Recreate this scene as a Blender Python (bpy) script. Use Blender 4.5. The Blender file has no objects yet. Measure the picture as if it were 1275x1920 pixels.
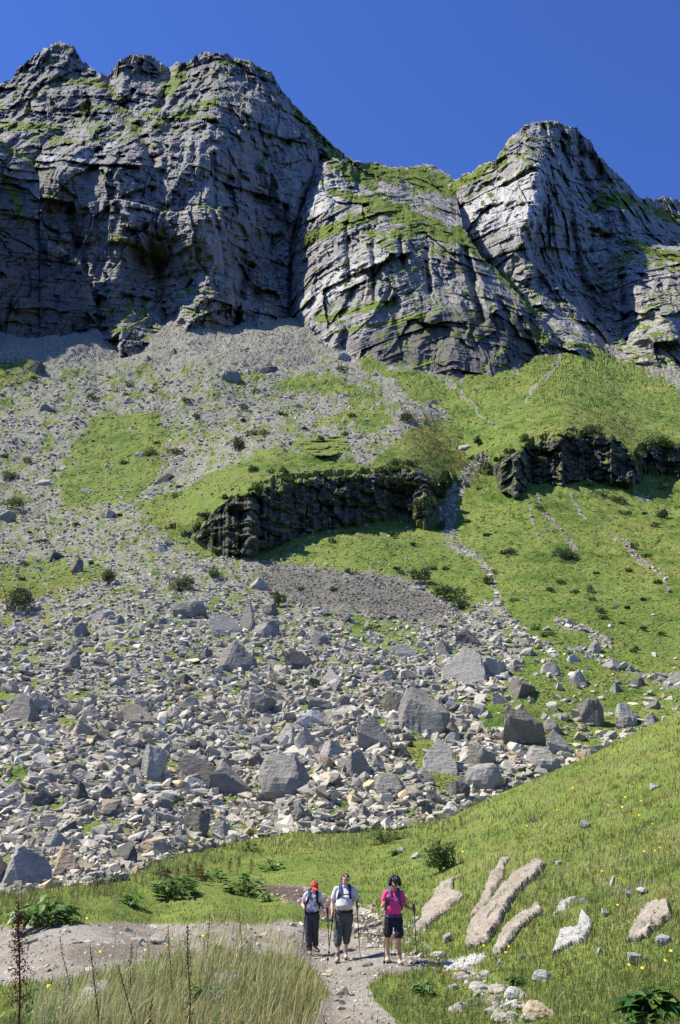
import bpy, bmesh, math
import numpy as np
from mathutils import Vector, Matrix, Euler
R = math.radians
rng = np.random.default_rng(7)
scene = bpy.context.scene
COL = scene.collection

# ------------------------------------------------------------------ camera, sky, sun, exposure
PITCH = 18.0; FPX = 1663.0; CX, CY = 637.5, 960.0
cam_d = bpy.data.cameras.new('camera'); cam = bpy.data.objects.new('camera', cam_d); COL.objects.link(cam)
cam.location = (0, 0, 0); cam.rotation_euler = (R(90+PITCH), 0, 0)
cam_d.sensor_fit = 'VERTICAL'; cam_d.sensor_height = 36.0; cam_d.sensor_width = 24.0
cam_d.lens = 36.0*FPX/1920.0; cam_d.clip_start = 0.1; cam_d.clip_end = 6000
scene.camera = cam
SUN = Vector((-0.55, 0.09, 0.83)).normalized()
elev = math.asin(SUN.z); azim = math.atan2(SUN.x, SUN.y)
world = bpy.data.worlds.new('World'); scene.world = world; world.use_nodes = True
wn = world.node_tree; wn.nodes.clear()
sky = wn.nodes.new('ShaderNodeTexSky'); sky.sky_type = 'NISHITA'; sky.sun_disc = False
sky.sun_elevation = elev; sky.sun_rotation = azim
sky.altitude = 2600; sky.air_density = 0.9; sky.dust_density = 0.0; sky.ozone_density = 8.0
bg = wn.nodes.new('ShaderNodeBackground'); bg.inputs['Strength'].default_value = 0.098
wo = wn.nodes.new('ShaderNodeOutputWorld')
tint = wn.nodes.new('ShaderNodeMix'); tint.data_type = 'RGBA'; tint.blend_type = 'MULTIPLY'; tint.inputs[0].default_value = 1.0
tint.inputs[7].default_value = (0.68, 0.84, 1.26, 1); wn.links.new(sky.outputs[0], tint.inputs[6])
wn.links.new(tint.outputs[2], bg.inputs[0]); wn.links.new(bg.outputs[0], wo.inputs[0])
sl = bpy.data.lights.new('sun', 'SUN'); sl.energy = 4.8; sl.angle = R(0.53); sl.color = (1.0, 0.93, 0.79)
so = bpy.data.objects.new('sun', sl); COL.objects.link(so)
so.rotation_euler = Vector((0, 0, 1)).rotation_difference(SUN).to_euler()
vs = scene.view_settings; vs.view_transform = 'Standard'; vs.look = 'None'; vs.exposure = 0.95; vs.gamma = 1.0
scene.cycles.max_bounces = 5; scene.cycles.diffuse_bounces = 2; scene.cycles.transparent_max_bounces = 4

# ------------------------------------------------------------------ numeric helpers
_p = np.random.default_rng(11).permutation(256).astype(np.int32); _p = np.concatenate([_p, _p, _p])
_g = np.random.default_rng(5).normal(size=(256, 3)).astype(np.float32); _g /= np.linalg.norm(_g, axis=1)[:, None]
def pn(x, y, z):
    x = np.asarray(x, np.float32); y = np.asarray(y, np.float32)+np.zeros_like(x); z = np.asarray(z, np.float32)+np.zeros_like(x)
    xi = np.floor(x).astype(np.int32); yi = np.floor(y).astype(np.int32); zi = np.floor(z).astype(np.int32)
    xf, yf, zf = x-xi, y-yi, z-zi
    xi &= 255; yi &= 255; zi &= 255
    u = xf*xf*xf*(xf*(xf*6-15)+10); v = yf*yf*yf*(yf*(yf*6-15)+10); w = zf*zf*zf*(zf*(zf*6-15)+10)
    out = 0
    for dx in (0, 1):
        wx = u if dx else 1-u
        for dy in (0, 1):
            wy = v if dy else 1-v
            for dz in (0, 1):
                wz = w if dz else 1-w
                g = _g[_p[_p[_p[xi+dx]+yi+dy]+zi+dz]]
                out = out + wx*wy*wz*(g[..., 0]*(xf-dx)+g[..., 1]*(yf-dy)+g[..., 2]*(zf-dz))
    return out*1.5
def fbm(x, y, z, octv=4, gain=.5, ridge=False):
    a, s, t = 1.0, 0, 0; f = 1.0
    for i in range(octv):
        n = pn(x*f+i*17.3, y*f+i*9.1, z*f+i*5.7)
        if ridge: n = 1-2*np.abs(n)
        s = s+a*n; t += a; a *= gain; f *= 2.03
    return s/t
def facets(x, y, seed=0, tilt=1.0):
    """broken rock: each cell is a plane with its own height and tilt"""
    xi = np.floor(x).astype(np.int32); yi = np.floor(y).astype(np.int32)
    b1 = np.full(x.shape, 1e9, np.float32); h = np.zeros(x.shape, np.float32); b2 = b1.copy()
    for dx in (-1, 0, 1):
        for dy in (-1, 0, 1):
            k = _p[(_p[(xi+dx+seed*37) & 255]+yi+dy) & 255]; k2 = _p[k+91]; k3 = _p[k+47]
            cx = x-(xi+dx+k/255.); cy = y-(yi+dy+k2/255.); dd = cx*cx+cy*cy
            v = (k3/255.-.5)+tilt*((_p[k+13]/255.-.5)*cx+(_p[k+29]/255.-.5)*cy)
            m = dd < b1
            b2 = np.where(m, b1, np.minimum(b2, dd)); h = np.where(m, v, h); b1 = np.where(m, dd, b1)
    return h, np.sqrt(b2)-np.sqrt(b1)
def blocks(x, s, W, seed=0, tilt=1.0):
    """bedded and jointed rock: every bed (unit of s) is cut into blocks of its own width, height and tilt"""
    i = np.floor(s).astype(np.int32); a = _p[(i+seed*53) & 255]; b = _p[a+7]; q = x/(W*(.55+b/255.*1.1))+a*.37; j = np.floor(q).astype(np.int32)
    k = _p[(_p[(j+a) & 255]+i) & 255]; k2 = _p[k+31]; fx = q-j-.5; fs = s-i-.5
    return (k/255.-.5)*.8+(a/255.-.5)*.6+tilt*((_p[k+13]/255.-.5)*fx*1.3+(k2/255.-.5)*fs*.8)
def sstep(a, b, x):
    t = np.clip((x-a)/(b-a), 0, 1); return t*t*(3-2*t)
CT, ST = math.cos(R(PITCH)), math.sin(R(PITCH))
def unproj(px, py, d):
    """photo pixel + forward distance -> point in the world"""
    px = np.asarray(px, float); py = np.asarray(py, float); d = np.asarray(d, float)
    u = (px-CX)/FPX; v = (CY-py)/FPX
    yw = CT-ST*v; zw = ST+CT*v
    return np.stack([u/yw*d, d+0*u, zw/yw*d], -1)
class TPS:
    """thin plate spline through (px, py, distance) controls, fitted to 1/distance so that planes stay planes"""
    def __init__(s, pts, lam=0.0):
        P = np.array(pts, float); s.xy = P[:, :2]/500.0; val = 100.0/P[:, 2]
        n = len(P); K = s.k(s.xy, s.xy)+lam*np.eye(n); Q = np.c_[np.ones(n), s.xy]
        A = np.zeros((n+3, n+3)); A[:n, :n] = K; A[:n, n:] = Q; A[n:, :n] = Q.T
        s.w = np.linalg.solve(A, np.r_[val, 0, 0, 0])
    def k(s, a, b):
        r2 = ((a[:, None]-b[None])**2).sum(-1); return 0.5*r2*np.log(r2+1e-12)
    def __call__(s, px, py):
        px = np.asarray(px, float); py = np.asarray(py, float)+0*px; px = px+0*py
        sh = px.shape; q = np.c_[px.ravel(), py.ravel()]/500.0; out = np.empty(len(q))
        for i in range(0, len(q), 60000):
            c = q[i:i+60000]; out[i:i+60000] = s.k(c, s.xy)@s.w[:-3]+s.w[-3]+c@s.w[-2:]
        return 100.0/np.maximum(out, 0.03).reshape(sh)
def sdf(px, py, poly):
    """signed distance to polygon, positive inside"""
    P = np.array(poly, float); Q = np.roll(P, -1, 0)
    best = np.full(np.shape(px), 1e18); ins = np.zeros(np.shape(px), bool)
    for (x0, y0), (x1, y1) in zip(P, Q):
        ex, ey = x1-x0, y1-y0; t = np.clip(((px-x0)*ex+(py-y0)*ey)/(ex*ex+ey*ey+1e-9), 0, 1)
        best = np.minimum(best, (px-x0-t*ex)**2+(py-y0-t*ey)**2)
        c = ((y0 > py) != (y1 > py)) & (px < (x1-x0)*(py-y0)/((y1-y0) if y1 != y0 else 1e-9)+x0)
        ins ^= c
    return np.where(ins, 1, -1)*np.sqrt(best)
def ldist(px, py, line):
    best = np.full(np.shape(px), 1e18)
    for (x0, y0), (x1, y1) in zip(line[:-1], line[1:]):
        ex, ey = x1-x0, y1-y0; t = np.clip(((px-x0)*ex+(py-y0)*ey)/(ex*ex+ey*ey+1e-9), 0, 1)
        best = np.minimum(best, (px-x0-t*ex)**2+(py-y0-t*ey)**2)
    return np.sqrt(best)
def pl(line, x):
    a = np.array(line, float); return np.interp(x, a[:, 0], a[:, 1])

def mesh(name, V, faces, mat, parent=None, attrs=None, smooth=False, link=True):
    """V (N,3); faces: list of (M,k) index arrays -> ONE mesh object"""
    me = bpy.data.meshes.new(name); V = np.asarray(V, np.float32)
    faces = [np.asarray(f, np.int32) for f in faces if len(f)]
    me.vertices.add(len(V)); me.vertices.foreach_set('co', V.ravel())
    nl = sum(f.size for f in faces); npoly = sum(len(f) for f in faces)
    me.loops.add(nl); me.loops.foreach_set('vertex_index', np.concatenate([f.ravel() for f in faces]))
    me.polygons.add(npoly)
    tot = np.concatenate([np.full(len(f), f.shape[1], np.int32) for f in faces])
    st = np.concatenate([[0], np.cumsum(tot)[:-1]]).astype(np.int32)
    me.polygons.foreach_set('loop_start', st)
    if smooth: me.polygons.foreach_set('use_smooth', np.ones(npoly, bool))
    else: me.polygons.foreach_set('use_smooth', np.zeros(npoly, bool))
    for k, a in (attrs or {}).items():
        a = np.asarray(a, np.float32)
        if a.ndim == 1:
            at = me.attributes.new(k, 'FLOAT', 'POINT'); at.data.foreach_set('value', a)
        else:
            if a.shape[1] == 3: a = np.c_[a, np.ones(len(a), np.float32)]
            at = me.attributes.new(k, 'FLOAT_COLOR', 'POINT'); at.data.foreach_set('color', a.ravel())
    me.update(calc_edges=True); me.validate()
    if mat: me.materials.append(mat)
    if not link: return me
    o = bpy.data.objects.new(name, me); COL.objects.link(o)
    if parent: o.parent = parent
    return o
def gridfaces(nr, nc, keep=None):
    i = np.arange(nr-1)[:, None]*nc+np.arange(nc-1)[None]
    f = np.stack([i, i+1, i+nc+1, i+nc], -1)
    return f[keep] if keep is not None else f.reshape(-1, 4)
def tag(o, label=None, cat=None, group=None, kind=None):
    if label: o['label'] = label
    if cat: o['category'] = cat
    if group: o['group'] = group
    if kind: o['kind'] = kind
    return o
def empty(name, loc, rz=0):
    o = bpy.data.objects.new(name, None); COL.objects.link(o); o.location = loc; o.rotation_euler = (0, 0, rz); o.empty_display_size = .2
    return o

# ------------------------------------------------------------------ materials
class NT:
    def __init__(s, name):
        s.m = bpy.data.materials.new(name); s.m.use_nodes = True; s.t = s.m.node_tree
        s.b = s.t.nodes['Principled BSDF']; s.o = s.t.nodes['Material Output']
    def n(s, ty, **kw):
        nd = s.t.nodes.new(ty)
        for k, v in kw.items():
            if k in nd.inputs: s.inp(nd, k, v)
            else: setattr(nd, k, v)
        return nd
    def inp(s, nd, k, v):
        i = nd.inputs[k]
        if isinstance(v, bpy.types.NodeSocket): s.t.links.new(v, i)
        else: i.default_value = v
    def pos(s): return s.n('ShaderNodeNewGeometry').outputs['Position']
    def objc(s): return s.n('ShaderNodeTexCoord').outputs['Object']
    def noise(s, vec, scale, detail=4, rough=.55, dist=0.0):
        nd = s.n('ShaderNodeTexNoise', Scale=scale, Detail=detail, Roughness=rough, Distortion=dist); s.inp(nd, 'Vector', vec); return nd.outputs['Fac']
    def ramp(s, f, stops):
        nd = s.n('ShaderNodeValToRGB'); s.t.links.new(f, nd.inputs[0]); cr = nd.color_ramp
        while len(cr.elements) < len(stops): cr.elements.new(0.5)
        for e, (p, c) in zip(cr.elements, stops):
            e.position = p; e.color = (c, c, c, 1) if isinstance(c, (int, float)) else (*c, 1)
        return nd.outputs[0]
    def math(s, op, a, b=None, clamp=False):
        nd = s.n('ShaderNodeMath', operation=op, use_clamp=clamp); s.inp(nd, 0, a)
        if b is not None: s.inp(nd, 1, b)
        return nd.outputs[0]
    def inp(s, nd, k, v):
        i = nd.inputs[k]
        if isinstance(v, bpy.types.NodeSocket): s.t.links.new(v, i)
        elif isinstance(v, tuple) and len(v) == 3 and i.type == 'RGBA': i.default_value = (*v, 1)
        else: i.default_value = v
    def mix(s, f, a, b, mode='MIX'):
        nd = s.n('ShaderNodeMix', data_type='RGBA', blend_type=mode)
        s.inp(nd, 0, f); s.inp(nd, 6, a); s.inp(nd, 7, b); return nd.outputs[2]
    def attr(s, name, out='Fac'): return s.n('ShaderNodeAttribute', attribute_name=name).outputs[out]
    def scalev(s, v, sc):
        nd = s.n('ShaderNodeMapping'); s.t.links.new(v, nd.inputs['Vector']); nd.inputs['Scale'].default_value = sc; return nd.outputs[0]
    def bump(s, h, strength, dist):
        nd = s.n('ShaderNodeBump', Strength=strength, Distance=dist); s.t.links.new(h, nd.inputs['Height']); return nd.outputs[0]
    def done(s, col, rough=.9, normal=None, spec=.25):
        s.inp(s.b, 'Base Color', col); s.inp(s.b, 'Roughness', rough); s.b.inputs['Specular IOR Level'].default_value = spec
        if normal is not None: s.t.links.new(normal, s.b.inputs['Normal'])
        return s.m
def mountain_mat():
    k = NT('limestone_cliff'); P = k.pos()
    big = k.noise(P, .012, 5, .6); mid = k.noise(P, .09, 6, .65); fine = k.noise(P, .7, 5, .65)
    streak = k.noise(k.scalev(P, (.22, .22, .018)), 1.0, 5, .6)
    base = k.ramp(mid, [(.25, (.17, .168, .165)), (.45, (.29, .285, .275)), (.6, (.39, .38, .36)), (.8, (.50, .49, .465))])
    base = k.mix(k.ramp(big, [(.42, 0.0), (.62, .5)]), base, (.26, .235, .20))
    base = k.mix(k.ramp(streak, [(.52, 0.0), (.64, .5)]), base, (.10, .10, .105))
    base = k.mix(k.ramp(fine, [(.3, .45), (.55, 0.0)]), base, (.07, .07, .075))
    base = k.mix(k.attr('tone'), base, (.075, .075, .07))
    base = k.mix(k.attr('pale'), base, k.mix(fine, (.36, .36, .36), (.56, .55, .53)))
    gcol = k.mix(k.noise(P, .12, 5, .6), (.085, .14, .018), (.19, .24, .045))
    gcol = k.mix(k.ramp(k.noise(P, .6, 3), [(.5, 0.0), (.7, .7)]), gcol, (.035, .055, .015))
    gf = k.math('ADD', k.attr('grass'), k.math('MULTIPLY', k.math('SUBTRACT', fine, .5), .9))
    gf = k.ramp(gf, [(.42, 0.0), (.58, 1.0)])
    col = k.mix(gf, base, gcol)
    h = k.math('ADD', k.math('MULTIPLY', fine, .8), k.math('MULTIPLY', k.noise(P, 2.6, 3), .3))
    return k.done(col, .93, k.bump(h, .7, 1.6), .1)
def slope_mat():
    k = NT('scree_and_meadow'); P = k.pos()
    n1 = k.noise(P, .05, 5, .6); n2 = k.noise(P, .5, 5, .65); n3 = k.noise(P, 2.2, 5, .7)
    vor = k.n('ShaderNodeTexVoronoi', Scale=1.4); k.t.links.new(P, vor.inputs['Vector'])
    vor2 = k.n('ShaderNodeTexVoronoi', Scale=4.2); k.t.links.new(P, vor2.inputs['Vector'])
    st = k.mix(vor.outputs['Color'], (.19, .183, .155), (.39, .375, .32)); st = k.mix(.5, st, k.mix(vor2.outputs['Color'], (.15, .146, .122), (.40, .385, .33)))
    st = k.mix(k.ramp(n3, [(.35, .6), (.55, 0.0)]), st, (.10, .10, .095))
    st = k.mix(k.math('MULTIPLY', k.ramp(n2, [(.45, 0.0), (.65, 1.0)]), .5), st, (.15, .165, .07))
    st = k.mix(k.attr('tone'), st, (.085, .078, .07)); st = k.mix(k.attr('red'), st, (.24, .17, .12))
    g = k.mix(k.ramp(n1, [(.35, 0.0), (.65, 1.0)]), (.102, .165, .030), (.170, .222, .048))
    g = k.mix(k.math('MULTIPLY', k.ramp(n2, [(.45, 0.0), (.75, 1.0)]), .75), g, (.24, .232, .085))
    g = k.mix(k.ramp(n3, [(.34, .45), (.5, 0.0)]), g, (.06, .095, .02))
    n5 = k.noise(P, .022, 4, .6); g = k.mix(k.ramp(n5, [(.52, 0.0), (.7, .6)]), g, (.20, .185, .05)); g = k.mix(k.ramp(k.noise(P, .11, 5, .65), [(.52, 0.0), (.64, .75)]), g, (.055, .115, .016))
    g = k.mix(k.attr('olive'), g, (.15, .135, .035))
    gf = k.math('ADD', k.attr('grass'), k.math('ADD', k.math('MULTIPLY', k.math('SUBTRACT', n2, .5), .55), k.math('MULTIPLY', k.math('SUBTRACT', n3, .5), .7)))
    gf = k.ramp(gf, [(.46, 0.0), (.54, 1.0)])
    col = k.mix(gf, st, g)
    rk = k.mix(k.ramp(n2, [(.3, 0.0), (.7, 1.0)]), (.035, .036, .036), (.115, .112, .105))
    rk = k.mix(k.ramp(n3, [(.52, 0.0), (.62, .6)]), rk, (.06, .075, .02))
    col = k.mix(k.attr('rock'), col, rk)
    h = k.math('ADD', k.math('MULTIPLY', vor.outputs['Distance'], .5), k.math('ADD', n3, k.math('MULTIPLY', vor2.outputs['Distance'], .3)))
    return k.done(col, .93, k.bump(h, .8, .5), .1)
def near_mat():
    k = NT('meadow_soil'); P = k.pos()
    n1 = k.noise(P, .35, 5, .6); n2 = k.noise(P, 4, 5, .65); n3 = k.noise(P, 22, 4, .7)
    g = k.mix(k.ramp(n1, [(.35, 0.0), (.65, 1.0)]), (.11, .18, .028), (.19, .24, .05))
    g = k.mix(k.ramp(n2, [(.45, 0.0), (.7, .8)]), g, (.15, .15, .05)); g = k.mix(k.ramp(n3, [(.35, .7), (.55, 0.0)]), g, (.03, .045, .012))
    vor = k.n('ShaderNodeTexVoronoi', Scale=16.0); k.t.links.new(P, vor.inputs['Vector'])
    s = k.mix(vor.outputs['Color'], (.20, .185, .165), (.40, .38, .35)); s = k.mix(k.ramp(n2, [(.4, .7), (.6, 0.0)]), s, (.17, .14, .11))
    s = k.mix(k.attr('wet'), s, (.07, .055, .045))
    gf = k.math('ADD', k.attr('grass'), k.math('MULTIPLY', k.math('SUBTRACT', n2, .5), .7)); gf = k.ramp(gf, [(.44, 0.0), (.56, 1.0)])
    h = k.math('ADD', n3, k.math('MULTIPLY', vor.outputs['Distance'], .6))
    return k.done(k.mix(gf, s, g), .93, k.bump(h, .8, .03), .15)
def path_mat():
    k = NT('gravel_path'); P = k.pos()
    n1 = k.noise(P, .6, 5, .6); n2 = k.noise(P, 5, 5, .65); n3 = k.noise(P, 30, 4, .7)
    v1 = k.n('ShaderNodeTexVoronoi', Scale=13.0); k.t.links.new(P, v1.inputs['Vector'])
    v2 = k.n('ShaderNodeTexVoronoi', Scale=38.0); k.t.links.new(P, v2.inputs['Vector'])
    s = k.mix(v1.outputs['Color'], (.17, .155, .135), (.31, .295, .27)); s = k.mix(.5, s, k.mix(v2.outputs['Color'], (.12, .11, .10), (.36, .345, .32)))
    s = k.mix(k.ramp(n1, [(.42, 0.0), (.6, .75)]), s, (.155, .125, .095)); s = k.mix(k.ramp(n2, [(.5, 0.0), (.66, .6)]), s, (.24, .215, .185))
    s = k.mix(k.attr('wet'), s, (.075, .055, .042))
    h = k.math('ADD', k.math('ADD', n3, n2), k.math('ADD', v1.outputs['Distance'], k.math('MULTIPLY', v2.outputs['Distance'], .5)))
    return k.done(s, .88, k.bump(h, .8, .025), .2)
def rock_mat(name, c0, c1, c2, sc=1.0, moss=0.0):
    k = NT(name); P = k.pos(); oi = k.n('ShaderNodeObjectInfo').outputs['Random']
    a = k.noise(P, 1.1*sc, 6, .65); b = k.noise(P, 6*sc, 5, .7); c = k.noise(k.scalev(P, (1, 1, 4)), 1.6*sc, 5, .6, .6)
    col = k.mix(k.ramp(a, [(.3, 0.0), (.7, 1.0)]), c0, c1); col = k.mix(k.ramp(c, [(.5, 0.0), (.62, .5)]), col, c2)
    col = k.mix(k.ramp(b, [(.32, .55), (.5, 0.0)]), col, tuple(x*.5 for x in c0))
    col = k.mix(k.math('MULTIPLY', oi, .35), col, tuple(x*.75 for x in c0))
    if moss: col = k.mix(k.math('MULTIPLY', k.ramp(k.noise(P, .9, 4), [(.55, 0.0), (.66, 1.0)]), moss), col, (.06, .08, .02))
    h = k.math('ADD', a, k.math('ADD', k.math('MULTIPLY', b, .45), k.math('MULTIPLY', c, .8)))
    return k.done(col, .92, k.bump(h, .75, .22/sc), .12)
def attr_mat(name, rough=.85, bumpsc=None, bumpd=.1, trans=0.0, spec=.2, mott=0.0):
    k = NT(name); c = k.attr('col', 'Color'); P = k.pos()
    if mott: c = k.mix(mott, c, k.mix(k.noise(P, bumpsc or 5, 5, .65), (.3, .3, .3), (1.7, 1.7, 1.7)), 'MULTIPLY')
    nm = k.bump(k.noise(P, bumpsc, 5, .7), .7, bumpd) if bumpsc else None
    m = k.done(c, rough, nm, spec)
    if trans:
        tr = k.n('ShaderNodeBsdfTranslucent', Color=c); mx = k.n('ShaderNodeMixShader', Fac=trans)
        k.t.links.new(k.b.outputs[0], mx.inputs[1]); k.t.links.new(tr.outputs[0], mx.inputs[2]); k.t.links.new(mx.outputs[0], k.o.inputs[0])
    return m
def flat_mat(name, col, rough=.8, var=.25, sc=20, spec=.3, bump=.004):
    k = NT(name); n = k.noise(k.objc(), sc, 4, .6)
    c = k.mix(n, tuple(x*(1-var) for x in col), tuple(min(1, x*(1+var)) for x in col))
    return k.done(c, rough, k.bump(n, .5, bump), spec)
M_MTN = mountain_mat(); M_SLOPE = slope_mat(); M_NEAR = near_mat(); M_PATH = path_mat()
M_ROCK = {'grey': rock_mat('rock_grey', (.19, .182, .160), (.315, .30, .265), (.14, .135, .12)),
          'pale': rock_mat('rock_pale', (.30, .287, .25), (.435, .415, .365), (.225, .215, .19)),
          'dark': rock_mat('rock_dark', (.09, .088, .083), (.17, .165, .155), (.06, .06, .058)),
          'brown': rock_mat('rock_brown', (.16, .145, .12), (.25, .23, .20), (.11, .10, .085)),
          'tan': rock_mat('rock_tan', (.36, .29, .20), (.50, .41, .29), (.26, .205, .145)),
          'pink': rock_mat('rock_pinkish', (.27, .235, .19), (.42, .375, .315), (.22, .195, .16), 1.6, .35),
          'white': rock_mat('rock_white', (.36, .355, .34), (.52, .51, .49), (.26, .26, .255), 2.0)}
M_STONE = attr_mat('scree_stone', .92, 3.0, .12, mott=.35)
M_BLADE = attr_mat('grass_blade', .6, trans=.35, spec=.3)
M_LEAF = attr_mat('leaf', .55, trans=.25, spec=.35)
# ================================================================== THE MOUNTAIN WALLS
GRASS_BANDS = [  # ledges and tops that carry turf (line, half width)
 ([(0, 270), (40, 292), (75, 318)], 9), ([(0, 330), (30, 372), (40, 410)], 9), ([(110, 145), (200, 160), (235, 200), (262, 240)], 6),
 ([(290, 235), (345, 214), (405, 188)], 9), ([(310, 175), (340, 140), (350, 120)], 14), ([(415, 118), (470, 118), (500, 135)], 5),
 ([(0, 240), (80, 236), (110, 240)], 8), ([(150, 205), (200, 200), (240, 215)], 5), ([(270, 215), (300, 205)], 6), ([(555, 462), (620, 430), (690, 405)], 13),
 ([(560, 205), (600, 250), (650, 296)], 15), ([(610, 290), (660, 330), (700, 350)], 13), ([(700, 380), (760, 405), (840, 440)], 20), ([(840, 440), (900, 478), (960, 538), (1010, 590)], 9),
 ([(700, 318), (780, 330), (840, 350)], 24), ([(850, 345), (900, 320), (940, 300)], 15), ([(620, 360), (700, 380)], 9), ([(1120, 385), (1160, 372), (1175, 380)], 16),
 ([(1180, 455), (1275, 488)], 9), ([(1200, 385), (1290, 420)], 12), ([(1110, 430), (1150, 440)], 6), ([(600, 600), (690, 575), (740, 568)], 9), ([(620, 625), (700, 610), (800, 590)], 5),
 ([(215, 622), (245, 612)], 5), ([(90, 330), (95, 400)], 8), ([(160, 430), (240, 450)], 4), ([(440, 445), (510, 440)], 4), ([(1020, 240), (1060, 235)], 4), ([(860, 430), (900, 470)], 12),
 ([(740, 440), (800, 430), (840, 440)], 12), ([(660, 310), (690, 330)], 10), ([(900, 700), (960, 640)], 3), ([(1000, 620), (1040, 655)], 6), ([(1080, 645), (1130, 655)], 6)]
GULLIES = [([(205, 135), (212, 190), (262, 240), (285, 300)], 12, 26), ([(318, 118), (318, 160), (300, 200)], 9, 18), ([(312, 612), (302, 550), (296, 500), (270, 430)], 8, 9), ([(188, 625), (178, 560), (150, 470), (130, 400)], 8, 9), ([(445, 606), (452, 545), (470, 500)], 8, 14),
 ([(552, 606), (549, 520), (560, 430), (586, 350), (600, 300)], 9, 22), ([(400, 290), (404, 400), (420, 470)], 6, 8), ([(750, 452), (757, 500)], 5, 10), ([(800, 470), (806, 545)], 6, 10), ([(872, 470), (888, 540), (905, 600)], 8, 14), ([(985, 432), (1000, 480)], 7, 10), ([(1168, 520), (1176, 640)], 7, 14), ([(1130, 300), (1120, 380), (1140, 420)], 9, 14), ([(930, 280), (960, 290)], 5, 8), ([(1060, 330), (1075, 430), (1095, 540)], 7, 10), ([(1020, 240), (1035, 300)], 6, 9), ([(1085, 250), (1090, 320), (1110, 380)], 8, 12), ([(985, 245), (975, 290)], 5, 7), ([(650, 420), (655, 520)], 5, 7), ([(700, 450), (702, 560)], 5, 8)]
PALE_POLYS = [[(118, 300), (150, 282), (215, 262), (225, 270), (180, 290), (135, 305)], [(835, 405), (880, 375), (940, 335), (1012, 300), (1024, 330), (1012, 400), (1000, 450), (930, 430), (880, 450)],
 [(1112, 390), (1140, 395), (1138, 418), (1118, 412)], [(570, 400), (600, 340), (650, 320), (640, 390), (590, 410)], [(560, 560), (640, 500), (740, 470), (745, 480), (660, 540), (575, 590)], [(75, 290), (112, 285), (108, 300), (80, 310)]]
DARK_POLYS = [[(650, 650), (730, 600), (850, 570), (980, 590), (1040, 650), (960, 700), (850, 710), (740, 700)], [(-150, 320), (60, 350), (90, 460), (150, 490), (190, 640), (-150, 650)]]  # dark shale at the buttress foot; left cliff's shade painted into its rock colour
BASE = [(-260, 640), (0, 628), (60, 635), (120, 632), (180, 618), (205, 640), (240, 652), (285, 640), (320, 612), (400, 612), (440, 606), (550, 602), (600, 635), (650, 650), (700, 680), (740, 692),
        (800, 688), (850, 700), (900, 690), (950, 690), (1000, 680), (1045, 660), (1080, 652), (1130, 645), (1200, 672), (1275, 688), (1500, 720)]

def beds(s, T, sharp):
    """saw profile of rock beds: forward through a bed, a sharp step back at its top"""
    q = s/T; i = np.floor(q); f = q-i
    j = np.mod(np.sin(i*12.9898)*43758.5453, 1.0)
    return (np.where(f < sharp, f/sharp, (1-f)/(1-sharp))-.5)*(.35+.9*j)
def crag(P, amp, dip, fold=0.0, zr=None):
    """relief of a limestone wall in metres towards the viewer"""
    X, Y, Z = P[..., 0], P[..., 1], P[..., 2]
    w = fbm(X/70, Y/70, Z/70, 3); w2 = fbm(X/22, Y/22+7, Z/22, 3); w3 = fbm(X/7, Y/7+7, Z/7, 3)
    s = (Z if zr is None else .35*Z+.65*zr)+dip*X+fold+2.6*w+1.0*w2
    gul = fbm(X/48+2+.35*w, Z/260+1, Y/260+.5, 3, .5, True)            # buttresses and gullies
    g2 = fbm(X/14+.5*w2, Z/75+4, Y/90, 3, .5, True)
    u = X+.15*Y+3*w2
    b0 = blocks(u+8*w, s/34+.15*w, 40, 1, 1.9); b1 = blocks(u, s/13+.06*w2, 13, 2, 2.0); b2 = blocks(u+1.5*w3, s/5.2+.15*w3, 6.5, 3, 1.6); b3 = blocks(u+w3, s/2.3+.2*w3, 2.8, 4, 1.4)
    f1, e1 = facets((u+8*w2)/24, (s+6*w2)/30, 1, 1.8); f2, e2 = facets((u+4*w3)/8, (s+2*w3)/8, 2, 1.8)
    m = sstep(-.15, .4, fbm(X/40+9, Z/34, Y/45, 3)); m2 = .45+.9*sstep(-.35, .35, fbm(X/70, Z/50+7, Y/80, 2))
    d = 24*(gul-.3)+10*(g2-.3)+11*b0+8*f1+(5.2*b1+3.0*f2+2.6*b2+1.0*b3)*m2+m*(3.0*beds(s, 13, .9)+1.8*beds(s+3, 5.2, .88))+.6*beds(s, 2.3, .85)+2.2*w2+1.0*w3
    return d*amp, s
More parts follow.
